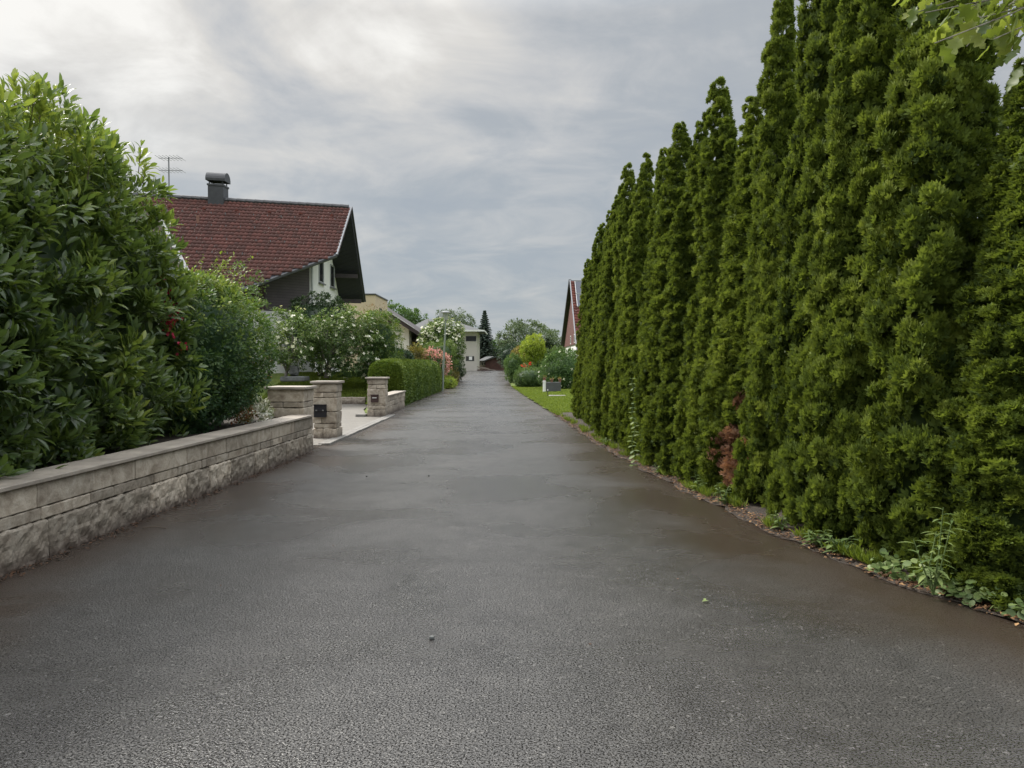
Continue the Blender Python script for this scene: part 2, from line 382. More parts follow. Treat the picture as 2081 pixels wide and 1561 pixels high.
class MB:
    def __init__(s): s.v = []; s.f = []; s.t = []
    def add(s, vs, fs, tint=0.5):
        b = len(s.v)
        s.v += [tuple(v) for v in vs]; s.f += [tuple(i + b for i in f) for f in fs]
        s.t += [tint] * len(vs) if not hasattr(tint, '__len__') else list(tint)
    def box(s, x0, x1, y0, y1, z0, z1, tint=0.5, bev=0.0):
        if bev <= 0:
            s.add([(x0, y0, z0), (x1, y0, z0), (x1, y1, z0), (x0, y1, z0), (x0, y0, z1), (x1, y0, z1), (x1, y1, z1), (x0, y1, z1)],
                  [(0, 3, 2, 1), (4, 5, 6, 7), (0, 1, 5, 4), (1, 2, 6, 5), (2, 3, 7, 6), (3, 0, 4, 7)], tint)
        else:
            s.rough((x0, y0, z0), (x1, y1, z1), max(x1 - x0, y1 - y0, z1 - z0), 0.0, bev, tint)
    def rough(s, lo, hi, step, amp, bev, tint=0.5, freq=7.0):
        """box with rounded edges and a noisy, hewn surface"""
        ax = []
        for i in range(3):
            L = hi[i] - lo[i]; b = min(bev, L * 0.3)
            n = max(1, int(round((L - 2 * b) / step)))
            ax.append([lo[i]] + [lo[i] + b + (L - 2 * b) * j / n for j in range(n + 1)] + [hi[i]])
        idx = {}; vs = []; fs = []
        def vid(i, j, k):
            key = (i, j, k)
            if key in idx: return idx[key]
            p = [ax[0][i], ax[1][j], ax[2][k]]
            ext = [(p[a] == ax[a][0]) or (p[a] == ax[a][-1]) for a in range(3)]
            ne = sum(ext)
            if ne >= 2:
                for a in range(3):
                    if ext[a]:
                        d = min(bev, (hi[a] - lo[a]) * 0.3) * (0.35 if ne == 2 else 0.5)
                        p[a] += d if p[a] == ax[a][0] else -d
            if amp:
                q = Vector(p)
                n1 = mnoise.noise(q * freq); n2 = mnoise.noise(q * freq * 2.7 + Vector((5, 3, 1)))
                d = (n1 * 0.7 + n2 * 0.4) * amp
                c = Vector(((lo[0] + hi[0]) / 2, (lo[1] + hi[1]) / 2, (lo[2] + hi[2]) / 2))
                for a in range(3):
                    if ext[a]: p[a] += d * (1 if p[a] > c[a] else -1)
            idx[key] = len(vs); vs.append(p)
            return idx[key]
        nx, ny, nz_ = len(ax[0]) - 1, len(ax[1]) - 1, len(ax[2]) - 1
        for i in range(nx):
            for j in range(ny):
                fs.append((vid(i, j, 0), vid(i, j + 1, 0), vid(i + 1, j + 1, 0), vid(i + 1, j, 0)))
                fs.append((vid(i, j, nz_), vid(i + 1, j, nz_), vid(i + 1, j + 1, nz_), vid(i, j + 1, nz_)))
        for i in range(nx):
            for k in range(nz_):
                fs.append((vid(i, 0, k), vid(i + 1, 0, k), vid(i + 1, 0, k + 1), vid(i, 0, k + 1)))
                fs.append((vid(i, ny, k), vid(i, ny, k + 1), vid(i + 1, ny, k + 1), vid(i + 1, ny, k)))
        for j in range(ny):
            for k in range(nz_):
                fs.append((vid(0, j, k), vid(0, j, k + 1), vid(0, j + 1, k + 1), vid(0, j + 1, k)))
                fs.append((vid(nx, j, k), vid(nx, j + 1, k), vid(nx, j + 1, k + 1), vid(nx, j, k + 1)))
        s.add(vs, fs, tint)
    def slab(s, pts, th, direction=(0, 0, -1), tint=0.5):
        """planar polygon given thickness along a direction"""
        d = Vector(direction).normalized() * th
        a = [Vector(p) for p in pts]; b = [p + d for p in a]; n = len(a)
        s.add(a + b, [tuple(range(n)), tuple(reversed(range(n, 2 * n)))] + [(i, i + n, (i + 1) % n + n, (i + 1) % n) for i in range(n)], tint)
    def tube(s, pts, rad, n=8, tint=0.5, caps=True):
        pts = [Vector(p) for p in pts]
        if not hasattr(rad, '__len__'): rad = [rad] * len(pts)
        vs = []; fs = []
        for i, p in enumerate(pts):
            d = (pts[min(i + 1, len(pts) - 1)] - pts[max(i - 1, 0)]).normalized()
            a = d.orthogonal().normalized() if abs(d.z) < 0.9 else Vector((1, 0, 0))
            a = (a - d * a.dot(d)).normalized(); b = d.cross(a)
            for j in range(n):
                t = 2 * math.pi * j / n
                vs.append(p + (a * math.cos(t) + b * math.sin(t)) * rad[i])
        for i in range(len(pts) - 1):
            for j in range(n):
                fs.append((i * n + j, i * n + (j + 1) % n, (i + 1) * n + (j + 1) % n, (i + 1) * n + j))
        if caps:
            fs.append(tuple(reversed(range(n)))); fs.append(tuple(range((len(pts) - 1) * n, len(pts) * n)))
        s.add(vs, fs, tint)
    def build(s, name, mat, parent=None, smooth=False):
        me = bpy.data.meshes.new(name)
        off = world_off(parent) if parent is not None else Vector((0, 0, 0))
        me.from_pydata([(v[0] - off.x, v[1] - off.y, v[2] - off.z) for v in s.v], [], s.f)
        at = me.attributes.new('tint', 'FLOAT', 'POINT'); at.data.foreach_set('value', np.array(s.t, dtype=np.float32))
        if smooth: me.polygons.foreach_set('use_smooth', np.ones(len(me.polygons), dtype=bool))
        if isinstance(mat, str): mat = M[mat]
        me.materials.append(mat)
        me.update()
        return link(name, me, parent)

# ------------------------------------------------------------------ foliage helpers
def unit(a): return a / np.maximum(np.linalg.norm(a, axis=-1, keepdims=True), 1e-9)
def T_fan(blades=4, spread=1.0, width=0.17):
    V = []; Q = []
    for i in range(blades):
        a = (i / (blades - 1) - 0.5) * 2 * spread * 0.9
        L = 1.0 - 0.25 * abs(a)
        c, s = math.sin(a), math.cos(a)
        zc = 0.12 * (1 if i % 2 else -1)
        b = len(V)
        V += [(0, 0, 0), (c * L * .55 - s * width, s * L * .55 + c * width, zc * .5), (c * L, s * L, zc - 0.1), (c * L * .55 + s * width, s * L * .55 - c * width, zc * .5)]
        Q.append((b, b + 3, b + 2, b + 1))
    return np.array(V), np.array(Q)
def T_leaf(w=0.17, fold=0.05, curl=0.18, rows=4, pointy=1.0):
    V = []; Q = []
    for i in range(rows + 1):
        t = i / rows
        ww = w * math.sin(math.pi * min(1, t * 0.94 + 0.05)) ** (0.8 * pointy)
        z = -curl * t * t
        V += [(-ww, t, z + fold * ww / w), (0, t, z), (ww, t, z + fold * ww / w)]
    for i in range(rows):
        for j in (0, 1):
            b = i * 3 + j
            Q.append((b, b + 1, b + 4, b + 3))
    return np.array(V), np.array(Q)
def T_lobed(rows=9, w=0.26):
    V = []; Q = []
    for i in range(rows + 1):
        t = i / rows
        ww = w * math.sin(math.pi * min(1, t * 0.93 + 0.06)) ** 0.7 * (1 + 0.42 * math.cos(t * 6.283 * 3.2))
        z = -0.22 * t * t + 0.03 * math.sin(t * 9)
        V += [(-ww, t - 0.05, z + 0.07), (0, t, z), (ww, t - 0.05, z + 0.05)]
    for i in range(rows):
        for j in (0, 1):
            b = i * 3 + j; Q.append((b, b + 1, b + 4, b + 3))
    return np.array(V), np.array(Q)
def T_diamond(w=0.3):
    return np.array([(0, 0, 0), (w, 0.5, 0.06), (0, 1, -0.06), (-w, 0.5, 0.06)]), np.array([(0, 1, 2, 3)])
def T_bract():
    V = []; Q = []
    for i in range(4):
        a = i * math.pi / 2
        def rp(x, y, z): return (x * math.cos(a) - y * math.sin(a), x * math.sin(a) + y * math.cos(a), z)
        b = len(V)
        V += [rp(0, 0, 0), rp(0.34, 0.5, 0.05), rp(0, 1, 0.12), rp(-0.34, 0.5, 0.05)]
        Q.append((b, b + 1, b + 2, b + 3))
    V = np.array(V); V = V[:, [0, 2, 1]]         # faces along +Y = the direction it looks
    return V, np.array(Q)
FAN = T_fan(); LAUREL = T_leaf(0.18, 0.07, 0.22, 4, 0.9); DIA = T_diamond(0.33); NARROW = T_diamond(0.13); BRACT = T_bract()
ROUND = T_leaf(0.42, 0.05, 0.1, 3, 0.7); LANCE = T_leaf(0.10, 0.03, 0.35, 4, 1.0)

def cloud_mesh(name, rng, pos, d, nrm, size, tint, tmpl, mat, core=None):
    TV, TQ = tmpl
    n = len(pos); m = len(TV)
    d = unit(d)
    x = unit(np.cross(d, nrm)); z = np.cross(x, d)
    V = (pos[:, None, :] + size[:, None, None] * (TV[None, :, 0:1] * x[:, None, :] + TV[None, :, 1:2] * d[:, None, :] + TV[None, :, 2:3] * z[:, None, :])).reshape(-1, 3)
    Q = (TQ[None, :, :] + (np.arange(n) * m)[:, None, None]).reshape(-1, 4)
    t = np.repeat(np.clip(tint, 0, 1), m)
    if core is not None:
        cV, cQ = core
        Q = np.vstack([Q, cQ + len(V)]); V = np.vstack([V, cV]); t = np.concatenate([t, np.full(len(cV), 0.0)])  # inner shell takes the darkest tint, painting in shade deep inside the crown
    return raw_mesh(name, V, Q, t, mat)
def rnd_dir(rng, n):
    return unit(rng.normal(size=(n, 3)))
def wobble(rng, k=6, f=2.0):
    ks = rng.normal(size=(k, 3)) * f; ph = rng.uniform(0, 6.28, k)
    return lambda p: np.sin(p @ ks.T + ph).sum(axis=-1) / math.sqrt(k)
def sphere_core(fn, nu=20, nv=12):
    V = []; Q = []
    for i in range(nv + 1):
        th = math.pi * i / nv
        for j in range(nu):
            ph = 2 * math.pi * j / nu
            V.append((math.sin(th) * math.cos(ph), math.sin(th) * math.sin(ph), math.cos(th)))
    for i in range(nv):
        for j in range(nu):
            Q.append((i * nu + j, (i + 1) * nu + j, (i + 1) * nu + (j + 1) % nu, i * nu + (j + 1) % nu))
    V = fn(np.array(V))
    return V, np.array(Q)
def bush_data(seed, c, rad, nclump, rclump, nleaf, size, p=2.3, up=0.35, lump=0.12, inner=0.78, tint=(0.5, 0.25), top=0.0,
              zmin=None, droop=0.0, core=0.72, keep=None, outdir=0.8):
    rng = np.random.default_rng(seed)
    c = np.array(c, float); rad = np.array(rad, float)
    wob = wobble(rng, 6, 2.4)
    def surf(dr):
        r = (np.abs(dr) ** p).sum(axis=1) ** (-1 / p)
        r = r * (1 + lump * wob(dr))
        return dr * r[:, None]
    dr = rnd_dir(rng, nclump)
    s_ = surf(dr) * (inner + (1 - inner) * rng.uniform(0, 1, (nclump, 1)) ** 0.6)
    cen = c + s_ * rad
    out = unit(dr / rad)
    if keep is not None:
        kmask = keep(cen); cen = cen[kmask]; out = out[kmask]; dr = dr[kmask]
    k = len(cen)
    ct = tint[0] + tint[1] * rng.normal(size=k) * 0.7
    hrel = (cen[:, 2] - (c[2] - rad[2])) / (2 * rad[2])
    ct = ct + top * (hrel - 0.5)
    cr = rclump * rng.uniform(0.65, 1.3, k)
    idx = np.repeat(np.arange(k), nleaf)
    n = len(idx)
    ld = unit(out[idx] * outdir + rnd_dir(rng, n) * 1.0)
    pos = cen[idx] + ld * cr[idx][:, None] * rng.uniform(0.25, 1.0, (n, 1))
    d = unit(ld * 0.8 + np.array([0, 0, up - droop]) + rnd_dir(rng, n) * 0.35)
    nrm = unit(out[idx] * 0.7 + np.array([0, 0, 0.8]) + rnd_dir(rng, n) * 0.5)
    sz = size * rng.uniform(0.65, 1.25, n)
    tt = ct[idx] + rng.normal(size=n) * 0.12
    if zmin is not None:
        mk = pos[:, 2] > zmin
        pos, d, nrm, sz, tt = pos[mk], d[mk], nrm[mk], sz[mk], tt[mk]
    cd = None
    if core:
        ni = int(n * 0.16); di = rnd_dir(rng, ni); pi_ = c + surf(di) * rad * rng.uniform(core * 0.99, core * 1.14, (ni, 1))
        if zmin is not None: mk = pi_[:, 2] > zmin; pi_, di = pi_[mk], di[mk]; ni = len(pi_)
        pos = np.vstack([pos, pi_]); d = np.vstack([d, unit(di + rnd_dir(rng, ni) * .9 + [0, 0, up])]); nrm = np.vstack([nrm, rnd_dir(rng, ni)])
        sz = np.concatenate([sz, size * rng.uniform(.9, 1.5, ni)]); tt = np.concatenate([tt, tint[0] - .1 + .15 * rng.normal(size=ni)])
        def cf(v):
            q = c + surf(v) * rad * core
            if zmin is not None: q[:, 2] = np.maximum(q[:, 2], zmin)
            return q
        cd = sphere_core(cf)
    return dict(rng=rng, pos=pos, d=d, nrm=nrm, size=sz, tint=tt, core=cd, cen=cen, out=out)
def bush_part(parent, pname, data, tmpl, mat):
    off = np.array(world_off(parent)) if parent is not None else np.zeros(3)
    core = None
    if data['core'] is not None: core = (data['core'][0] - off, data['core'][1])
    me = cloud_mesh(pname, data['rng'], data['pos'] - off, data['d'], data['nrm'], data['size'], data['tint'], tmpl, M[mat], core)
    return link(pname, me, parent)
def blossoms(parent, pname, data, n, size, tmpl, mat, seed=1, where=None, spread=0.12):
    rng = np.random.default_rng(seed)
    i = rng.integers(0, len(data['cen']), n * 3)
    pos = data['cen'][i] + data['out'][i] * spread + rng.normal(size=(n * 3, 3)) * spread
    out = data['out'][i]
    if where is not None:
        mk = where(pos); pos, out = pos[mk], out[mk]
    pos, out = pos[:n], out[:n]
    k = len(pos)
    d = unit(out * 0.9 + np.array([0, 0, 0.6]) + rnd_dir(rng, k) * 0.4)
    nrm = rnd_dir(rng, k)
    off = np.array(world_off(parent))
    me = cloud_mesh(pname, rng, pos - off, d, nrm, size * rng.uniform(0.7, 1.3, k), rng.uniform(0, 1, k), tmpl, M[mat])
    return link(pname, me, parent)
def limbs(parent, pname, base, tips, r0, r1, mat='bark', seed=0, stem=0.35):
    """tapered trunk with limbs that curve out to the tips"""
    rng = np.random.default_rng(seed)
    mb = MB(); base = Vector(base)
    mid = Vector((0, 0, 0))
    for t in tips: mid += Vector(t)
    mid /= len(tips)
    fork = base.lerp(Vector((mid.x, mid.y, mid.z)), stem)
    mb.tube([base - Vector((0, 0, 0.05)), base.lerp(fork, 0.4) + Vector((rng.normal() * r0 * .3, rng.normal() * r0 * .3, 0)), fork], [r0 * 1.25, r0, r0 * 0.85], 9)
    for t in tips:
        t = Vector(t)
        L = (t - fork).length
        m1 = fork.lerp(t, 0.35) + Vector((rng.normal(), rng.normal(), abs(rng.normal()))) * L * 0.05
        m2 = fork.lerp(t, 0.7) + Vector((rng.normal(), rng.normal(), rng.normal())) * L * 0.06
        mb.tube([fork - Vector((0, 0, r0 * .3)), m1, m2, t], [r0 * 0.62, r0 * 0.42, r0 * 0.26, r1], 6)
    return mb.build(pname, mat, parent, smooth=True)

# ------------------------------------------------------------------ terrain
def gz(y):
    t = min(1, max(0, (y - 48) / 70.0)); return 0.50 * t * t * (3 - 2 * t)
def interp(tab, v):
    return float(np.interp(v, [a for a, _ in tab], [b for _, b in tab]))
REDGE = [(-6, 4.6), (2, 4.1), (4.0, 3.45), (4.81, 3.13), (6.0, 2.72), (7.17, 2.5), (9.77, 2.2), (12.1, 1.96), (15.3, 1.72), (21.5, 1.47),
         (30, 1.05), (40, 0.55), (53, -0.02), (70, -0.32), (90, -0.6), (116, -0.85)]
LEDGE = [(-6, -3.85), (5.9, -3.82), (14.2, -3.62), (17, -3.62), (23, -3.68), (30, -3.9), (45, -3.95), (69, -4.6), (90, -5.9), (103, -7.5), (116, -9.5)]
def sheet(name, ys, left, right, zf, mat, nx=6, edge=False):
    V = []; Q = []; E = []
    for y in ys:
        l, r = left(y), right(y)
        for i in range(nx + 1):
            x = l + (r - l) * i / nx
            V.append((x, y, zf(x, y))); E.append(min(x - l, r - x))
    n = nx + 1
    for j in range(len(ys) - 1):
        for i in range(nx):
            Q.append((j * n + i, j * n + i + 1, (j + 1) * n + i + 1, (j + 1) * n + i))
    return link(name, raw_mesh(name, np.array(V), np.array(Q), None, M[mat], True, np.array(E) if edge else None))

ys = [-900, -200, -50, -6] + list(np.arange(0, 131, 5)) + [200, 500, 1500, 4500]
ground = sheet('ground', ys, lambda y: -2500 if y > 0 else -2500, lambda y: 2500, lambda x, y: gz(y) - 0.03, 'grass', 24)
tag(ground, kind='structure')
def rjit(y): return 0.035 * math.sin(y * 3.1) + 0.025 * math.sin(y * 7.3 + 1)
ys = list(np.arange(-6, 60, 0.4)) + list(np.arange(60, 117, 2.0))
road = sheet('road', ys, lambda y: interp(LEDGE, y) - 0.25, lambda y: interp(REDGE, y) + rjit(y), lambda x, y: gz(y), 'asphalt', 40, True)
tag(road, kind='structure')
# soil strip below the tall hedge
def sx(y): return interp(REDGE, y) + rjit(y)
st = sheet('soil_strip', list(np.arange(-2, 25.5, 0.12)), lambda y: sx(y) - 0.02 - 0.10 * abs(mnoise.noise(Vector((0, y * 2.3, 5)))), lambda y: sx(y) + 2.4,
           lambda x, y: 0.012 + 0.05 * min(1, (x - sx(y)) * 3) + 0.012 * mnoise.noise(Vector((x * 5, y * 5, 0))), 'soil', 14)
tag(st, kind='structure')
lawn = sheet('lawn', list(np.arange(24.5, 66, 0.7)), lambda y: interp(REDGE, y) + rjit(y) - 0.02, lambda y: 14,
             lambda x, y: gz(y) + 0.03 + 0.03 * mnoise.noise(Vector((x, y, 0))) + min(0.25, max(0, x - 1.5) * 0.03), 'grass', 30)
tag(lawn, kind='structure')
# raised bed behind the low wall
bed = sheet('planting_bed', list(np.arange(-2, 15.0, 0.4)), lambda y: -14, lambda y: -3.98,
            lambda x, y: 0.60 + 0.03 * mnoise.noise(Vector((x * 3, y * 3, 0))) + 0.06 * max(0, -x - 5), 'soil', 30)
tag(bed, kind='structure')
# driveway
DRIVE = [(-3.72, 15.25), (-3.72, 23.9), (-4.45, 24.0), (-5.1, 27.0), (-5.45, 30.2), (-6.2, 30.6), (-7.4, 30.5), (-9.5, 29.2), (-13, 27.2), (-16, 26.5), (-16, 15.1), (-4.4, 15.1)]
mb = MB(); mb.slab([(x, y, 0.012) for x, y in DRIVE], 0.1); dv = mb.build('driveway', 'pavers'); tag(dv, kind='structure')
mb = MB()
y = 15.3; rng0 = np.random.default_rng(3)
while y < 23.9:
    L = 0.5 + rng0.uniform(-0.1, 0.15)
    mb.rough((-3.66, y, -0.05), (-3.55 + rng0.uniform(-.01, .01), min(y + L, 23.95) - 0.012, 0.035 + rng0.uniform(0, .008)), 0.2, 0.004, 0.008, rng0.uniform())
    mb.rough((-3.80, y + 0.1, -0.05), (-3.68, min(y + L, 23.9) + 0.09, 0.028 + rng0.uniform(0, .006)), 0.2, 0.004, 0.008, rng0.uniform())
    y += L
kb = mb.build('kerb', 'slab'); tag(kb, kind='structure')
# raised lawn of the first garden, behind the row of edging stones
def bank_edge(x):   # y of the front edge for a given x
    return interp([(-16, 26.9), (-13, 27.6), (-9.5, 29.6), (-7.4, 30.85), (-6.2, 30.95), (-5.45, 30.6), (-5.2, 28.0), (-4.5, 24.4), (-4.1, 24.3)], x)
V = []; Q = []
xs = np.linspace(-24, -4.1, 50); ts = np.linspace(0, 1, 24)
for x in xs:
    y0 = bank_edge(max(-16, x)); y1 = 60.0
    for t in ts:
        y = y0 + (y1 - y0) * t ** 1.8
        dd = y - y0
        z = 0.18 + 0.98 * min(1, dd / 4.6) ** 0.8
        fade = min(1, max(0, (-4.4 - x) / 1.6))            # runs down to the road side
        z = z * fade + 0.05 * (1 - fade)
        if y > 44: z = z + (gz(y) - z) * min(1, (y - 44) / 12)
        V.append((x, y, z + 0.03 * mnoise.noise(Vector((x * 1.5, y * 1.5, 0)))))
n = len(ts)
for i in range(len(xs) - 1):
    for j in range(n - 1):
        Q.append((i * n + j, (i + 1) * n + j, (i + 1) * n + j + 1, i * n + j + 1))
bank = link('garden_lawn', raw_mesh('garden_lawn', np.array(V), np.array(Q), None, M['grass'], True)); tag(bank, kind='structure')
def bankz(x, y):
    y0 = bank_edge(max(-16, x)); dd = max(0, y - y0)
    z = 0.18 + 0.98 * min(1, dd / 4.6) ** 0.8
    fade = min(1, max(0, (-4.4 - x) / 1.6)); z = z * fade + 0.05 * (1 - fade)
    if y > 44: z = z + (gz(y) - z) * min(1, (y - 44) / 12)
    return z

# ------------------------------------------------------------------ low stone wall and gate pillars
def shear_line(y): return -3.84 + (y - 5.9) * 0.0262
rng = np.random.default_rng(11)
wall = thing('garden_wall', 'long low garden wall of pale hewn stone courses along the left of the wet road', 'wall', (-3.9, 5.0, 0))
mb = MB()
def course(z0, z1, lmin, lmax, step, amp, bev, proud=0.0, ph=0.0):
    y = -1.0 + ph
    while y < 14.22:
        L = rng.uniform(lmin, lmax); y1 = min(y + L, 14.25)
        if 14.25 - y1 < lmin * .5: y1 = 14.25
        o = rng.uniform(-0.006, 0.006) + proud
        b0 = len(mb.v)
        mb.rough((-0.30, y + 0.005, z0 + 0.004), (o, y1 - 0.005, z1 - 0.004), step, amp, bev, rng.uniform(0, 1), 9.0)
        for i in range(b0, len(mb.v)):
            v = mb.v[i]; mb.v[i] = (v[0] + shear_line(v[1]), v[1], v[2])
        y = y1
course(-0.06, 0.325, 0.50, 1.05, 0.032, 0.030, 0.02, 0.010)
course(0.325, 0.43, 0.40, 0.80, 0.05, 0.010, 0.009, 0.0, -0.2)
course(0.43, 0.63, 0.75, 1.30, 0.07, 0.005, 0.007, 0.004, -0.5)
mb.build('stones', 'stone', wall)
mb = MB(); y = -1.0
while y < 14.2:
    y1 = min(y + 1.9, 14.24)
    b0 = len(mb.v)
    mb.rough((-0.36, y + 0.001, 0.633), (0.035, y1 - 0.001, 0.668), 0.12, 0.0015, 0.005, rng.uniform())
    for i in range(b0, len(mb.v)):
        v = mb.v[i]; mb.v[i] = (v[0] + shear_line(v[1]), v[1], v[2])
    y = y1
mb.build('cap', 'cap', wall)

def pillar(name, label, x0, x1, y0, y1, zt, courses, seed, over=0.05, group='stone gate pillars of the driveway'):
    r = np.random.default_rng(seed)
    t = thing(name, label, 'pillar', ((x0 + x1) / 2, (y0 + y1) / 2, 0), group)
    mb = MB(); z = -0.05
    hs = np.array(courses, float); hs = hs / hs.sum() * (zt + 0.05)
    for i, h in enumerate(hs):
        z1 = z + h
        if i % 2 == 0:
            xm = x0 + (x1 - x0) * r.uniform(0.35, 0.6)
            segs = [(x0, xm), (xm, x1)]
        else: segs = [(x0, x1)]
        for a, b in segs:
            j = r.uniform(-0.012, 0.012)
            mb.rough((a + 0.004 + (j if a == x0 else 0), y0 + j, z + 0.004), (b - 0.004 - (j if b == x1 else 0), y1 - j, z1 - 0.004), 0.05, 0.014, 0.012, r.uniform(0.3, 1), 8.0)
        z = z1
    mb.build('stones', 'stone', t)
    mb = MB(); mb.rough((x0 - over, y0 - over, zt + 0.002), (x1 + over, y1 + over, zt + 0.05), 0.12, 0.002, 0.007, 0.8)
    mb.build('cap', 'cap', t)
    return t
pA = pillar('stone_pillar', 'broad stone pillar where the low wall ends, its slab cap half under the shrub', -4.44, -3.78, 14.28, 15.0, 1.12, [3, 1.5, 3, 2, 1.2, 2.6], 1)
pB = pillar('stone_pillar', 'stone pillar with a black letterbox, first one at the driveway', -4.20, -3.70, 16.6, 17.12, 1.17, [2.6, 1, 2.4, 2.8, 1.1, 1.8], 2)
pC = pillar('stone_pillar', 'far stone pillar with a small brown newspaper slot, beyond the driveway', -4.30, -3.76, 23.35, 23.85, 1.13, [2.6, 1, 2.6, 2.0, 1.2, 1.5], 3)
# letterboxes set into the pillars
def letterbox(t, xa, xb, yf, z0, z1, mat, slot):
    mb = MB(); mb.rough((xa, yf - 0.05, z0), (xb, yf + 0.06, z1), 0.1, 0.0, 0.008)
    lb = mb.build('letterbox', mat, t)
    w_ = xb - xa; h_ = z1 - z0
    mb = MB(); mb.box(xa + .12 * w_, xb - .12 * w_, yf - 0.068, yf - 0.052, z0 + h_ * .50, z0 + h_ * .74)
    mb.box(xa - 0.012, xb + 0.012, yf - 0.062, yf - 0.03, z1 - 0.004, z1 + 0.012)
    mb.build('flap', mat, lb)
    if slot:
        mb = MB(); mb.box(xa + .2 * w_, xb - .2 * w_, yf - 0.075, yf - 0.069, z0 + h_ * .55, z0 + h_ * .66)
        mb.build('paper_edge', 'paper', lb)
    else:
        mb = MB(); mb.box(xa + .16 * w_, xa + .30 * w_, yf - 0.072, yf - 0.0685, z0 + h_ * .52, z0 + h_ * .62); mb.box(xb - .30 * w_, xb - .16 * w_, yf - 0.072, yf - 0.0685, z0 + h_ * .52, z0 + h_ * .62)
        mb.build('flap_grip', 'grey_metal', lb)
letterbox(pB, -4.17, -3.91, 16.58, 0.46, 0.72, 'letter_metal', False)
letterbox(pC, -4.18, -3.96, 23.33, 0.44, 0.66, 'letter_brown', True)
# short wall beyond the far pillar
sw = thing('garden_wall', 'short low stone wall between the far pillar and the clipped hedge', 'wall', (-3.9, 26, 0))
mb = MB(); y = 23.9
for (z0, z1, lm) in ((-0.05, 0.24, .7), (0.24, 0.40, .5), (0.40, 0.57, .8)):
    y = 23.88
    while y < 28.3:
        L = lm * rng.uniform(.8, 1.3); y1 = min(y + L, 28.35)
        o = rng.uniform(-.01, .01)
        mb.rough((-4.2, y + .004, z0 + .003), (-3.86 + o, y1 - .004, z1 - .003), 0.08, 0.016, 0.012, rng.uniform())
        y = y1
mb.build('stones', 'stone', sw)
mb = MB(); mb.rough((-4.24, 23.9, 0.573), (-3.82, 28.38, 0.61), 0.3, 0.001, 0.005); mb.build('cap', 'cap', sw)
# edging stones at the back of the driveway
xs_ = np.arange(-13.5, -5.4, 0.52)
for i, x in enumerate(xs_):
    y = bank_edge(x + .26) - 0.14
    if x > -5.75: continue
    px = 1040.5 + (x + .26) / y * 1600
    if not (670 < px < 800): continue
    e = thing('edging_stone', 'square edging stone in the row behind the driveway, %s from the far pillar' % ['', 'first', 'second', 'third', 'fourth', 'fifth', 'sixth', 'seventh'][min(7, max(1, int(round((-5.4 - x) / .52))))],
              'edging stone', (x + .26, y, 0.01), 'edging stones behind the driveway')
    mb = MB(); mb.rough((x + .01, y - .12, -0.02), (x + .51, y + .16, 0.27), 0.09, 0.012, 0.02, rng.uniform())
    mb.build('stone_block', 'stone', e)

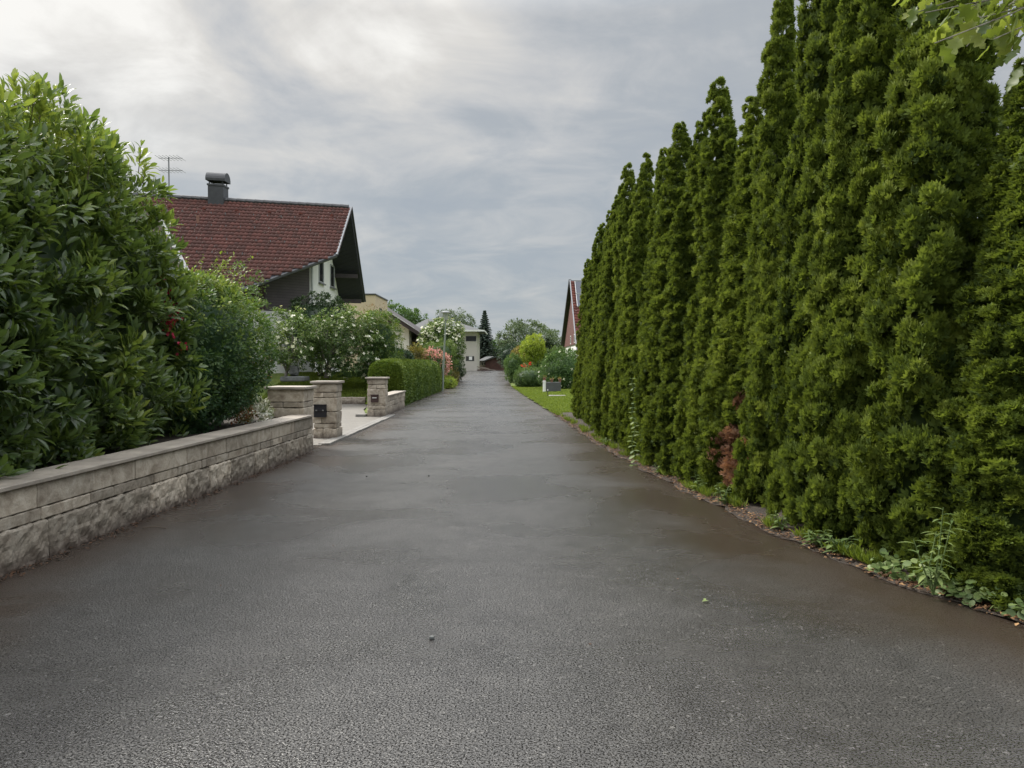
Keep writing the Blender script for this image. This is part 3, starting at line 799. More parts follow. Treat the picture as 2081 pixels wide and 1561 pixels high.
# ------------------------------------------------------------------ the tall row of thujas
def thuja_data(seed, h, plumes, size=0.054, dens=1.0, nleaf=58):
    rng = np.random.default_rng(seed)
    P_, D_, N_, S_, T_ = [], [], [], [], []
    cV = []; cQ = []; cb = 0
    wob = wobble(rng, 6, 2.2)
    for (ox, oy, hp, rb) in plumes:
        def prof(t): return rb * np.clip(1 - t, 0.0, 1) ** 0.62 * (0.92 + 0.08 * np.clip(t / 0.12, 0, 1)) + 0.012
        area = 2 * math.pi * rb * hp * 0.62
        nc = int(area * 84 * dens)
        t = rng.uniform(0, 1, nc * 3)
        t = t[rng.uniform(0, 1, nc * 3) < (prof(t) / rb + 0.10)][:nc]
        nc = len(t)
        th = rng.uniform(0, 2 * math.pi, nc)
        radial = np.stack([np.cos(th), np.sin(th), np.zeros(nc)], 1)
        pr = prof(t)
        q = np.stack([np.cos(th) * 0.8, np.sin(th) * 0.8, t * hp * 0.8], 1)
        # vertical ropes of foliage: ribs in the angle, lumps up the height
        rib = 0.17 * np.sin(th * 6 + seed + 0.7 * np.sin(t * 9)) 
        rr = pr * (0.90 + rib + 0.10 * wob(q * 1.6)) * (0.80 + 0.20 * rng.uniform(0, 1, nc) ** 0.5)
        z = 0.06 + t * (hp - 0.1)
        lean = 0.05 * np.sin(z * 1.1 + seed)
        cen = np.stack([ox + radial[:, 0] * rr + lean, oy + radial[:, 1] * rr, z], 1)
        rc = rng.uniform(0.05, 0.13, nc) * (0.22 + 0.78 * np.clip(pr / (rb * .72), 0, 1))
        ct = 0.42 + 0.20 * rng.normal(size=nc) + 0.10 * wob(q)
        idx = np.repeat(np.arange(nc), nleaf); n = len(idx)
        ld = unit(radial[idx] * 0.85 + np.array([0, 0, 0.25]) + rnd_dir(rng, n))
        pos = cen[idx] + ld * rc[idx][:, None] * rng.uniform(0.3, 1.0, (n, 1))
        d = unit(ld * 0.55 + radial[idx] * 0.35 + np.array([0, 0, 0.75]) + rnd_dir(rng, n) * 0.45)
        nrm = unit(radial[idx] + rnd_dir(rng, n) * 0.7)
        P_.append(pos); D_.append(d); N_.append(nrm); S_.append(size * rng.uniform(0.6, 1.25, n) * (0.7 + 0.3 * np.clip(pr[idx] / (rb * .5), 0, 1)))
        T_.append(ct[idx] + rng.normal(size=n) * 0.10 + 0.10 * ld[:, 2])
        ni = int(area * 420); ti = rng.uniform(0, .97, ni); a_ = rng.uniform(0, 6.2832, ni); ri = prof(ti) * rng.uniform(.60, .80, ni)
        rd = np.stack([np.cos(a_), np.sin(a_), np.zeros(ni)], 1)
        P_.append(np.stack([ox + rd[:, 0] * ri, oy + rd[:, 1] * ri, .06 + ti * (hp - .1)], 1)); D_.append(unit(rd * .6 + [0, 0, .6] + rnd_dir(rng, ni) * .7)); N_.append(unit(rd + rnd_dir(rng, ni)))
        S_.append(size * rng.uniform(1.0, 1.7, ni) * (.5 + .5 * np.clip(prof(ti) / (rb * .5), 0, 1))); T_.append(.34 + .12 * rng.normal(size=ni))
        nu, nv = 14, 16
        for i in range(nv + 1):
            tt = i / nv
            for j in range(nu):
                a = 2 * math.pi * j / nu
                r_ = float(prof(np.array([tt]))[0]) * 0.62
                cV.append((ox + math.cos(a) * r_, oy + math.sin(a) * r_, 0.05 + tt * (hp - 0.75)))
        for i in range(nv):
            for j in range(nu):
                cQ.append((cb + i * nu + j, cb + i * nu + (j + 1) % nu, cb + (i + 1) * nu + (j + 1) % nu, cb + (i + 1) * nu + j))
        cb = len(cV)
    return dict(rng=rng, pos=np.vstack(P_), d=np.vstack(D_), nrm=np.vstack(N_), size=np.concatenate(S_), tint=np.concatenate(T_), core=(np.array(cV), np.array(cQ)))
TV_ = [thuja_data(21, 5.5, [(0, 0, 5.5, .49), (-.10, .24, 4.9, .27)]),
       thuja_data(22, 5.5, [(0, 0, 5.5, .45), (-.12, -.24, 4.6, .30)]),
       thuja_data(23, 5.5, [(0.02, .0, 5.5, .46), (.02, .27, 4.2, .30), (-.08, -.27, 3.5, .30)]),
       thuja_data(24, 5.5, [(0, 0, 5.5, .52)])]
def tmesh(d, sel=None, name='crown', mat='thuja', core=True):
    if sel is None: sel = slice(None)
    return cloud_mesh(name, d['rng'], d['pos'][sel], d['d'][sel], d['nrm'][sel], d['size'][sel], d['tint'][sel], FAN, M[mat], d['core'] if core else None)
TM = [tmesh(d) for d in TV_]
mb = MB(); mb.tube([(0, 0, -.05), (0.01, 0, 1.2), (0, 0.01, 2.6)], [0.09, 0.07, 0.04], 8)
trunk_me = mb.build('trunk', 'bark'); trunk_mesh = trunk_me.data; bpy.data.objects.remove(trunk_me)
# distance, height, variant, scale across, turn, label
def tcx(y): return interp(REDGE, y) + 0.60 + (0.22 if y > 17 else 0)
THU = [
 (22.7, 4.6, 3, .92, 0.3, 'lowest dark thuja at the far end of the tall row, where the lawn begins'),
 (21.6, 4.9, 1, .95, 2.1, 'second thuja from the far end of the tall row'),
 (20.4, 5.25, 0, .97, 4.0, 'third thuja from the far end of the tall row'),
 (19.2, 5.3, 2, .97, 1.0, 'fourth thuja from the far end of the tall row'),
 (17.9, 5.55, 1, .95, 5.2, 'fifth thuja from the far end, its thin tip standing clear against the sky'),
 (16.7, 5.15, 3, 1.0, 0.9, 'sixth thuja from the far end of the tall row'),
 (15.5, 5.55, 0, .95, 3.1, 'seventh thuja from the far end, with a spiky tip above its neighbours'),
 (14.2, 5.35, 2, 1.0, 2.4, 'eighth thuja from the far end, the climbing vine at its foot'),
 (13.1, 5.15, 1, 1.0, 0.2, 'ninth thuja from the far end, just right of the climbing vine'),
 (12.1, 5.30, 3, 1.12, 4.4, 'broad blunt thuja, tenth from the far end of the row'),
 (11.2, 5.0, 2, 1.0, 1.7, 'eleventh thuja from the far end, between the blunt one and a taller peak'),
 (10.35, 5.35, 0, 1.05, 2.9, 'tall thuja with a dark rounded peak, left of the one with the dead patch'),
 (9.4, 4.75, 2, 1.05, 0.5, 'thuja with reddish brown dead patches near its foot'),
 (8.62, 5.85, 1, .90, 2.0, 'slender thuja whose pointed tip reaches the top of the picture, alone against the sky'),
 (7.6, 6.6, 0, .98, 5.0, 'wide bright green thuja cut by the top edge, right of the slender pointed one'),
 (6.85, 6.3, 2, .97, 1.2, 'thuja right of the dark hollow, second from the slender pointed one'),
 (6.08, 6.0, 3, 1.02, 3.6, 'big near thuja with the overhanging twig in front of its top'),
 (5.42, 3.68, 1, .95, 0.0, 'nearest thuja at the right edge, its low tip leaving a bright gap of sky'),
]
for i, (y, h, v, s, a, lab) in enumerate(THU):
    t = thing('thuja_tree', lab, 'thuja', (tcx(y) - (.04 if y < 5.5 else 0), y, 0.02), 'tall row of thujas along the right of the road')
    dead = 'dead patches' in lab
    if not dead:
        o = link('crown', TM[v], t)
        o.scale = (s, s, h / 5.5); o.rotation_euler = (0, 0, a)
    else:
        d = TV_[v]; sc = np.array([s, s, h / 5.5]); ca, sa = math.cos(a), math.sin(a)
        wp = d['pos'] * sc; wp = np.stack([wp[:, 0] * ca - wp[:, 1] * sa, wp[:, 0] * sa + wp[:, 1] * ca, wp[:, 2]], 1)
        # the dead patches face the road (-X) on the tree's near side
        px_ = (wp[:, 0] + t.location.x) / (wp[:, 1] + t.location.y) * 1600 + 1040
        m1 = (((wp[:, 2] - 0.52) / 0.36) ** 2 + ((wp[:, 1] + 0.40) / 0.30) ** 2 < 1) & (wp[:, 0] < 0.15)
        m2 = (((wp[:, 2] - 1.12) / 0.14) ** 2 + ((wp[:, 1] + 0.50) / 0.14) ** 2 < 1) & (wp[:, 0] < 0.1)
        md = m1 | m2
        for nm, sel, mt, co in (('crown', ~md, 'thuja', True), ('dead_foliage', md, 'thuja_dead', False)):
            if nm == 'dead_foliage': d['pos'][md] *= np.array([0.94, 0.94, 1.0])
            o = link(nm, tmesh(d, sel, nm, mt, co), t)
            o.scale = (s, s, h / 5.5); o.rotation_euler = (0, 0, a)
    link('trunk', trunk_mesh, t)

# ------------------------------------------------------------------ cherry laurels and shrubs on the left
def laurel(y, x, rx, ry, h, seed, lab, n=560):
    t = thing('cherry_laurel', lab, 'laurel shrub', (x, y, 0.58), 'cherry laurels behind the low wall')
    hz_ = (h + 0.35) / 2
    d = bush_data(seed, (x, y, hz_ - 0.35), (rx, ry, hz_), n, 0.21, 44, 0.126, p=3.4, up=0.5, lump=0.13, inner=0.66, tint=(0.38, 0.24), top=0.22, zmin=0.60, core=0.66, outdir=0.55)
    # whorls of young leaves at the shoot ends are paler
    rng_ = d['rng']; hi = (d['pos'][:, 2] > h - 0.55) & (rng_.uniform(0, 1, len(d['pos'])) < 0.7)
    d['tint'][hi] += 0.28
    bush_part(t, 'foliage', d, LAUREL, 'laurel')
    # upright shoots that break the outline
    r = np.random.default_rng(seed + 50); pos = []; dd = []; nn = []; sz = []; tt = []; mb = MB()
    for k in range(34):
        a = r.uniform(0, 2 * math.pi); rr = math.sqrt(r.uniform(0, 1)) * 0.95
        bx_, by_ = x + math.cos(a) * rr * rx, y + math.sin(a) * rr * ry
        bz = hz_ - 0.35 + hz_ * (1 - rr ** 3.0) ** (1 / 3.0) - 0.12
        L = r.uniform(0.14, 0.40); ax = unit(np.array([math.cos(a) * .35 * rr, math.sin(a) * .35 * rr, 1.0]) + r.normal(size=3) * .12)
        b0 = np.array([bx_, by_, bz]); mb.tube([b0, b0 + ax * L], [0.006, 0.003], 5)
        for m_ in range(9):
            f = 0.35 + 0.65 * m_ / 8; aa = m_ * 2.4
            side = unit(np.cross(ax, [math.cos(aa), math.sin(aa), 0.3]))
            pos.append(b0 + ax * L * f); dd.append(side * (1.1 - .5 * f) + ax * (0.5 + .6 * f)); nn.append(ax); sz.append(r.uniform(.08, .13)); tt.append(r.uniform(.55, 1.0))
    me = cloud_mesh('shoots', r, np.array(pos) - np.array(world_off(t)), np.array(dd), np.array(nn), np.array(sz), np.array(tt), LAUREL, M['laurel'])
    link('young_shoots', me, t)
    mb.build('stems', 'bark', t)
    return t, d
laurel(6.1, -5.14, 1.05, 1.25, 4.12, 31, 'big glossy cherry laurel at the left edge, nearest behind the low wall', 430)
laurel(8.0, -5.20, 1.05, 1.25, 4.30, 32, 'tallest cherry laurel in the middle behind the low wall', 430)
tL, dL = laurel(9.60, -5.30, 1.02, 1.12, 4.42, 33, 'farthest cherry laurel, its edge hung with dark red blossoms beside the green shrub', 360)
# red blossoms between laurel and the green shrub
t = thing('rhododendron', 'dark shrub with drooping crimson blossoms wedged between laurel and green shrub', 'rhododendron', (-4.75, 10.65, 0.6))
d = bush_data(35, (-4.85, 10.75, 2.0), (.42, .55, 1.35), 130, 0.13, 18, 0.085, tint=(.3, .2), zmin=.6, core=.6)
bush_part(t, 'foliage', d, LAUREL, 'laurel')
r = np.random.default_rng(36); pos = []
for (px, py, n_, sp) in ((345, 603, 70, .055), (352, 640, 34, .06), (305, 548, 26, .06), (348, 660, 30, .07), (372, 707, 12, .05), (312, 575, 22, .05)):
    c_ = np.array(P(px, py, 10.15)); pos.append(c_ + r.normal(size=(n_, 3)) * sp)
pos = np.vstack(pos); k = len(pos)
me = cloud_mesh('blossoms', r, pos - np.array(world_off(t)), rnd_dir(r, k) + [0, -.3, -.2], rnd_dir(r, k), r.uniform(.03, .055, k), r.uniform(0, 1, k), ROUND, M['red'])
link('blossoms', me, t)

t = thing('leafy_shrub', 'dense small leaved green shrub with yellow green top above the low wall', 'shrub', (-5.0, 12.1, .58))
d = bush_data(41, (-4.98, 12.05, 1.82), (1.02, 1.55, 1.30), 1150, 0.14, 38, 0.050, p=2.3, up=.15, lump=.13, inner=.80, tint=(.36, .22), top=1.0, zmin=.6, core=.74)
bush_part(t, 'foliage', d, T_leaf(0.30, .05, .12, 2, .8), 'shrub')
r = np.random.default_rng(42); mb = MB(); pos = []; dd = []; nn = []; sz = []; tt = []
for k in range(46):     # arching top sprays
    a = r.uniform(0, 6.28); b0 = np.array([-5.05 + math.cos(a) * .75 * r.uniform(.2, 1), 12.1 + math.sin(a) * 1.2 * r.uniform(.2, 1), 2.75])
    ax = unit(np.array([math.cos(a) * .6, math.sin(a) * .4, 1.0])); L = r.uniform(.35, .62)
    pts = [b0, b0 + ax * L * .6, b0 + ax * L + np.array([math.cos(a) * .1, math.sin(a) * .08, -.03])]
    mb.tube(pts, [.006, .004, .002], 4)
    for m_ in range(22):
        f = m_ / 21; p_ = pts[0] * (1 - f) ** 2 + pts[1] * 2 * f * (1 - f) + pts[2] * f * f
        pos.append(p_); dd.append(rnd_dir(r, 1)[0] + ax * .4); nn.append([0, 0, 1]); sz.append(r.uniform(.035, .06)); tt.append(r.uniform(.6, 1))
me = cloud_mesh('sprays', r, np.array(pos) - np.array(world_off(t)), np.array(dd), np.array(nn), np.array(sz), np.array(tt), DIA, M['shrub'])
link('sprays', me, t); mb.build('twigs', 'bark', t)

t = thing('barberry_shrub', 'loose arching barberry with orange red leaves leaning over the pillar cap', 'shrub', (-4.75, 13.5, .58))
d = bush_data(43, (-4.72, 13.55, 1.85), (.55, .55, 1.25), 210, 0.14, 26, 0.045, up=.1, lump=.25, inner=.4, tint=(.22, .2), zmin=.62, core=0, droop=.2)
bush_part(t, 'foliage', d, DIA, 'dogwood')
d2 = bush_data(44, (-4.52, 13.3, 1.55), (.42, .45, .30), 22, 0.12, 30, 0.045, inner=.4, tint=(.85, .2), zmin=.62, core=0)
d3 = bush_data(45, (-4.50, 12.75, .98), (.34, .40, .30), 24, 0.12, 32, 0.042, inner=.4, tint=(.8, .25), zmin=.62, core=0)
bush_part(t, 'orange_leaves', dict(d2, pos=np.vstack([d2['pos'], d3['pos']]), d=np.vstack([d2['d'], d3['d']]), nrm=np.vstack([d2['nrm'], d3['nrm']]), size=np.concatenate([d2['size'], d3['size']]), tint=np.concatenate([d2['tint'], d3['tint']])), DIA, 'berberis')
limbs(t, 'stems', (-4.75, 13.6, .6), [(-4.4, 13.4, 2.2), (-4.9, 13.2, 2.9), (-4.3, 13.9, 1.8), (-4.6, 13.2, 1.2), (-5.0, 13.8, 2.8), (-4.35, 13.1, 2.6)], .025, .004, 'bark', 4, .1)
t = thing('variegated_plant', 'low plant with white edged leaves in the bed beside the broad pillar', 'plant', (-4.35, 13.6, .62))
d = bush_data(46, (-4.38, 13.3, .76), (.30, .65, .20), 46, 0.09, 24, 0.07, tint=(.62, .4), zmin=.62, core=0, inner=.3)
bush_part(t, 'foliage', d, T_leaf(.26, .05, .1, 2), 'varieg')

# ------------------------------------------------------------------ house with the red tiled roof
RU, RV = Vector((1, 0, 0)), None
def tile_roof(name, origin, u, v, poly, mat, parent, tw=0.22, tl=0.30, lift=0.02, amp=0.028):
    """rows of S-shaped tiles over a roof plane; u along the eave, v up the slope; poly in (u,v) metres"""
    origin, u, v = np.array(origin, float), unit(np.array(u, float)), unit(np.array(v, float))
    nrm = np.cross(u, v); nrm = nrm if nrm[2] > 0 else -nrm
    us = [p[0] for p in poly]; vs_ = [p[1] for p in poly]
    def inside(a, b):
        c = False; n = len(poly)
        for i in range(n):
            (x1, y1), (x2, y2) = poly[i], poly[(i + 1) % n]
            if (y1 > b) != (y2 > b) and a < (x2 - x1) * (b - y1) / (y2 - y1) + x1: c = not c
        return c
    V = []; Q = []; T = []; r = np.random.default_rng(9)
    prof = [0.0, 0.55, 0.95, 1.0, 0.7, 0.2, 0.0]
    rows = int((max(vs_) - min(vs_)) / tl) + 1; cols = int((max(us) - min(us)) / tw) + 1
    for i in range(rows):
        v0 = min(vs_) + i * tl; v1 = v0 + tl * 1.04
        for j in range(cols):
            u0 = min(us) + j * tw
            if not inside(u0 + tw / 2, v0 + tl / 2): continue
            tn = r.uniform(0, 1); b = len(V)
            for s_, (vv, up_) in enumerate(((v0, 0.0), (v0, 0.035), (v1, 0.0))):
                for q, h in enumerate(prof):
                    a = u0 + tw * q / (len(prof) - 1)
                    V.append(origin + u * a + v * vv + nrm * (lift + up_ + (h * amp if s_ else 0))); T.append(tn if s_ else 0)
            m = len(prof)
            for s_ in range(2):
                for q in range(m - 1):
                    Q.append((b + s_ * m + q, b + s_ * m + q + 1, b + (s_ + 1) * m + q + 1, b + (s_ + 1) * m + q))
    off = np.array(world_off(parent))
    return link(name, raw_mesh(name, np.array(V) - off, np.array(Q), np.array(T), M[mat]), parent)

h1 = thing('house', 'white gabled house with steep dark red tiled roof and brown wood cladding', 'house', (-14, 38, 0.6))
RX, RY, RZ, SL = -7.8, 38.3, 9.1, 0.839
def rz1(y): return RZ - SL * (RY - y)
WX = -9.0
ztop = lambda y: rz1(y) - 0.30
mb = MB()
# gable wall (faces the road), diagonal wall, south wall, back
gw = [(WX, 35.6, 0.5), (WX, 41.5, 0.5), (WX, 41.5, 4.85), (WX, 38.3, 8.75), (WX, 35.6, ztop(35.6))]
mb.slab(gw, 0.3, (-1, 0, 0))
mb.slab([(WX - .002, 35.6, 0.5), (WX - .002, 35.6, 3.85), (-11.5, 34.2, 3.85), (-11.5, 34.2, 0.5)], 0.3, (-.489, .872, 0))
mb.slab([(-11.502, 34.2, 0.5), (-11.502, 34.2, 3.85), (-21, 34.2, 3.85), (-21, 34.2, 0.5)], 0.3, (0, 1, 0))
mb.build('wall', 'white_plaster', h1)
mb = MB()
mb.slab([(WX - .03, 35.58, 3.852), (WX - .03, 35.58, ztop(35.58)), (-10.6, 34.68, ztop(34.68)), (-10.6, 34.68, 3.852)], 0.12, (-.489, .872, 0))
mb.build('cladding', 'boards_grey', h1)
mb = MB()
mb.slab([(-10.602, 34.70, 3.86), (-10.602, 34.70, ztop(34.70)), (-11.5, 34.22, ztop(34.2)), (-11.5, 34.22, 3.86)], 0.12, (-.489, .872, 0))
mb.slab([(-11.502, 34.22, 3.86), (-11.502, 34.22, ztop(34.2)), (-21, 34.22, ztop(34.2)), (-21, 34.22, 3.86)], 0.12, (0, 1, 0))
cl = mb.build('cladding', 'boards_red', h1)  # red-brown boards, colour darkened to stand for the shade of the recess
# roof: near slope with its slanting lower edge, far slope
ue = 12.7; vl = math.hypot(1, SL)
def vy(y): return (y - 32.5) * vl
poly = [(0, vy(RY)), (ue, vy(RY)), (ue, vy(35.1)), (ue - 2.7, vy(33.3)), (ue - 3.9, vy(32.5)), (0, vy(32.5))]
org = (RX - ue, 32.5, rz1(32.5))
vdir = (0, 1, SL)
# the deck under the tiles
mb = MB()
def deck(pl, th=0.16): mb.slab([Vector(org) + Vector((a, 0, 0)) + Vector(vdir).normalized() * b for a, b in pl], th, (0, SL, -1))
deck(poly)
dk = mb.build('roof', 'soffit', h1)
tile_roof('tiles', org, (1, 0, 0), vdir, poly, 'tiles', dk, 0.18, 0.27, 0.006, 0.035)
mb = MB()
mb.slab([(RX, RY + .003, RZ), (RX - ue, RY + .003, RZ), (RX - ue, 41.75, 4.9), (RX, 41.75, 4.9)], 0.16, (0, -1.2, -1))
mb.build('roof_far_slope', 'boards_soffit', h1)
mb = MB()   # verge flashings
mb.tube([(RX + .03, RY, RZ + .04), (RX + .03, 35.05, rz1(35.05) + .03)], 0.055, 4)
mb.build('verge_board', 'grey_metal', h1)
mb = MB()
mb.tube([(RX + .02, RY + .05, RZ + .05), (RX + .02, 41.8, 4.86)], 0.07, 4)
mb.tube([(RX, 35.1, 6.36), (RX - 2.7, 33.3, rz1(33.3) - .09), (RX - 3.9, 32.5, rz1(32.5) - .09), (RX - ue, 32.45, rz1(32.5) - .09)], 0.085, 6)
mb.build('gutter', 'dark_metal', h1)
mb = MB()
for i in range(34):
    x = RX - 0.1 - i * 0.375
    mb.tube([(x, RY, RZ + .03), (x - .37, RY, RZ + .055)], [0.13, 0.115], 8)
mb.build('ridge_tiles', 'dark_metal', h1)
mb = MB()
for y_, z_ in ((41.35, 5.15), (40.4, 6.35)):
    mb.box(-9.0, -7.9, y_ - .08, y_ + .08, z_ - .42, z_ - .22)
mb.box(-8.98, -7.85, 35.9, 36.08, rz1(36) - .45, rz1(36) - .22)
mb.build('purlins', 'dark_wood', h1)
for (y0, y1, z0, z1) in ((37.1, 38.05, 5.37, 6.5), (39.4, 40.35, 5.37, 6.5)):
    mb = MB(); X = WX + .02
    for a in ((y0, y0 + .07, z0, z1), (y1 - .07, y1, z0, z1)): mb.box(X - .1, X + .012, a[0], a[1], a[2], a[3])
    mb.box(X - .1, X + .01, y0 + .07, y1 - .07, z1 - .07, z1); mb.box(X - .1, X + .01, y0 + .07, y1 - .07, z0, z0 + .07)
    wn = mb.build('window', 'light_metal', h1)
    mb = MB(); mb.box(X - .06, X - .012, y0 + .07, y1 - .07, z0 + .07, z1 - .07); mb.build('pane', 'pane', wn)
    mb = MB(); mb.box(X - .04, X + .09, y0 - .06, y1 + .06, z0 - .06, z0 - .002); mb.build('sill', 'grey_metal', wn)
mb = MB(); mb.tube([(WX + .06, 35.66, .6), (WX + .06, 35.66, 5.9), (WX + .3, 35.3, 6.3)], .045, 8); mb.build('downpipe', 'light_metal', h1)
# chimney with barrel cowl
mb = MB(); cxx = P(449, 420, RY - 1.4).x
mb.box(cxx - .32, cxx + .32, RY - .32, RY + .32, 8.6, 9.78); mb.box(cxx - .35, cxx + .35, RY - .35, RY + .35, 9.72, 9.80)
ch = mb.build('chimney', 'dark_metal', h1)
mb = MB(); n = 12; ring = []
for s_ in (-.40, .40):
    for i in range(n + 1):
        a = math.pi * (1.12 * i / n - .06); ring.append((cxx + s_, RY - math.cos(a) * .38, 10.02 + math.sin(a) * .36))
fs = [(i, i + 1, n + 2 + i, n + 1 + i) for i in range(n)] + [tuple(range(n + 1)), tuple(reversed(range(n + 1, 2 * n + 2)))]
mb.add(ring, fs)
for dx in (-.27, .27):
    for dy in (-.27, .27): mb.box(cxx + dx - .02, cxx + dx + .02, RY + dy - .02, RY + dy + .02, 9.79, 10.05)
mb.build('cowl', 'dark_metal', ch)
for i in range(9):
    mb = MB(); a = 1.2 + i * 1.35; q = Vector(org) + Vector((a, 0, 0)) + Vector(vdir).normalized() * (vy(RY) - .95)
    mb.add([q + Vector((-.1, -.05, .05)), q + Vector((.1, -.05, .05)), q + Vector((0, -.05, .17)), q + Vector((0, .22, .12))], [(0, 1, 2), (0, 2, 3), (2, 1, 3)])
    mb.build('vent_tile', 'tiles_red', h1)
mb = MB()
for row in range(6):
    for i in range(22):
        a = .3 + i * .58 + (row % 2) * .29; b = .9 + row * 1.08
        q = Vector(org) + Vector((a, 0, 0)) + Vector(vdir).normalized() * b
        if a > ue - .3 or (a > ue - 3 and b < 3.2): continue
        mb.box(q.x - .012, q.x + .012, q.y - .03, q.y + .01, q.z + .03, q.z + .12)
mb.build('snow_guards', 'grey_metal', h1)
q = P(432, 452, 36.6); mb = MB(); mb.tube([(q.x, 36.7, rz1(36.7)), (q.x, 36.7, rz1(36.7) + .35)], .06, 8); mb.build('vent_pipe', 'clay', h1)
# side wing with its valley
v0, v1 = Vector((-15.6, 37.0, rz1(37.0) + .03)), Vector((-13.9, 34.6, rz1(34.6) + .03))
vb = v1 + (v1 - v0) * .85
mb = MB(); mb.slab([v0 + Vector((0, 0, .06)), vb + Vector((0, 0, .06)), Vector((vb.x, 31.2, vb.z + .06)), Vector((v0.x, 31.2, v0.z + .06))], .12, (0, 0, -1))
wg = mb.build('wing_roof', 'tiles_dark', h1)
mb = MB(); mb.slab([v0 + Vector((0, 0, .1)), v0 + Vector((.22, -.1, .04)), vb + Vector((.22, -.1, .04)), vb + Vector((0, 0, .1))], .05, (0, 0, -1)); mb.build('valley_flashing', 'grey_metal', wg)
mb = MB(); mb.slab([(-16.5, 31.6, .5), (-12.9, 31.6, .5), (-12.9, 31.6, 4.9), (-15.6, 31.6, 7.7), (-16.5, 31.6, 7.7)], 2.4, (0, 1, 0)); mb.build('wing_wall', 'boards_red', h1)
# the long side of the house is not square to its gable
def all_kids(o):
    for c in o.children: yield c; yield from all_kids(c)
for o in all_kids(h1):
    off_ = world_off(o)
    for v in o.data.vertices:
        v.co.y += 0.30 * (v.co.x + off_.x - RX)
# antenna and dish on the ridge
an = thing('tv_antenna', 'thin aerial mast with bare rods on the red roof beside the laurel', 'antenna', (P(344, 420, 35.8).x, 35.8, 9.1))
mb = MB(); ax_ = an.location.x
mb.tube([(ax_, 35.8, 8.9), (ax_, 35.8, 10.9)], .03, 8); mb.build('mast', 'grey_metal', an)
mb = MB()
for z_ in (10.85, 10.3):
    mb.tube([(ax_ - .45, 35.8, z_), (ax_ + .62, 35.8, z_)], .014, 5)
    for i in range(7): mb.tube([(ax_ - .4 + i * .16, 35.3, z_), (ax_ - .4 + i * .16, 36.3, z_)], .008, 4)
mb.build('rods', 'grey_metal', an)

# ------------------------------------------------------------------ the houses behind
def win(parent, axis, X, a0, a1, z0, z1, fr=.06, frame='white_paint', pane='pane', sgn=1):
    """window lying on the plane axis=X; a0..a1 along the wall"""
    mb = MB()
    def bx(p0, p1, q0, q1, d0, d1):
        lo, hi = sorted((X + sgn * d0, X + sgn * d1))
        if axis == 'x': mb.box(lo, hi, p0, p1, q0, q1)
        else: mb.box(p0, p1, lo, hi, q0, q1)
    bx(a0, a0 + fr, z0, z1, -.05, .02); bx(a1 - fr, a1, z0, z1, -.05, .02)
    bx(a0 + fr, a1 - fr, z1 - fr, z1, -.05, .018); bx(a0 + fr, a1 - fr, z0, z0 + fr, -.05, .018)
    f = mb.build('window', frame, parent)
    mb = MB(); bx(a0 + fr, a1 - fr, z0 + fr, z1 - fr, -.03, .006); mb.build('pane', pane, f)
    return f
h2 = thing('house', 'flat roofed beige cube house rising behind the gabled one', 'house', (-12, 54, .2))
mb = MB(); mb.box(-18, -9.0, 51.8, 57.0, 0, 6.08); mb.build('wall', 'beige_plaster', h2)
mb = MB(); mb.box(-18.05, -8.94, 51.74, 57.06, 6.082, 6.16); mb.build('roof', 'dark_metal', h2)
f = win(h2, 'x', -9.0, 53.5, 54.5, 4.5, 5.35, .05, 'dark_wood')
mb = MB()
for i in range(9): mb.box(-8.985, -8.965, 53.56, 54.44, 4.57 + i * .085, 4.61 + i * .085)
mb.build('louvres', 'brown_wood', f)
h3 = thing('house', 'white house wall under a dark sloping roof, between beige cube and hip roofed house', 'house', (-9.5, 64, .2))
def r3(x): return 5.64 - (x + 9.7) * .648
mb = MB(); mb.slab([(-15.9, 62.0, 0), (-8.1, 62.0, 0), (-8.1, 62.0, r3(-8.1) - .35), (-12.2, 62, r3(-12.2) - .35), (-15.9, 62, r3(-8.5) - .35)], 9, (0, 1, 0)); mb.build('wall', 'white_plaster', h3)
mb = MB(); mb.slab([(-12.2, 61.1, r3(-12.2)), (-6.85, 61.1, r3(-6.85)), (-6.85, 72, r3(-6.85)), (-12.2, 72, r3(-12.2))], .34, (0, 0, -1))
mb.slab([(-12.202, 61.1, r3(-12.2)), (-12.202, 72, r3(-12.2)), (-17.4, 72, r3(-7.0)), (-17.4, 61.1, r3(-7.0))], .34, (0, 0, -1)); rf = mb.build('roof', 'dark_wood', h3)
mb = MB(); mb.slab([(-12.2, 61.0, r3(-12.2) + .05), (-7.6, 61.0, r3(-7.6) + .05), (-7.6, 61.3, r3(-7.6) + .05), (-12.2, 61.3, r3(-12.2) + .05)], .045, (0, 0, -1)); mb.build('verge_flashing', 'light_metal', rf)
win(h3, 'y', 62.0, -9.78, -9.45, 4.15, 5.0, .05, 'dark_wood', sgn=-1)
mb = MB(); mb.box(-8.098, -7.2, 63.5, 70, 0, 3.6); mb.build('side_wall', 'dark_wood', h3)  # dark block standing in for the shade of the open recess
mb = MB(); mb.box(-7.15, -7.0, 61.4, 61.55, 0, r3(-7.1) - .36); mb.box(-7.6, -7.5, 62.5, 62.6, 0, 3.7); mb.build('posts', 'dark_wood', h3)
h4 = thing('house', 'grey beige two storey house with low hipped slate roof at the end of the road', 'house', (-10, 118, .5))
mb = MB(); mb.box(-14.3, -5.1, 113.6, 124.5, .2, 6.2); mb.build('wall', 'grey_plaster', h4)
mb = MB(); E = [(-15.3, 112.6, 6.3), (-4.0, 112.6, 6.22), (-4.0, 125.4, 6.22), (-15.3, 125.4, 6.3)]; A, B = (-12.9, 119, 8.25), (-9.5, 119, 8.2)
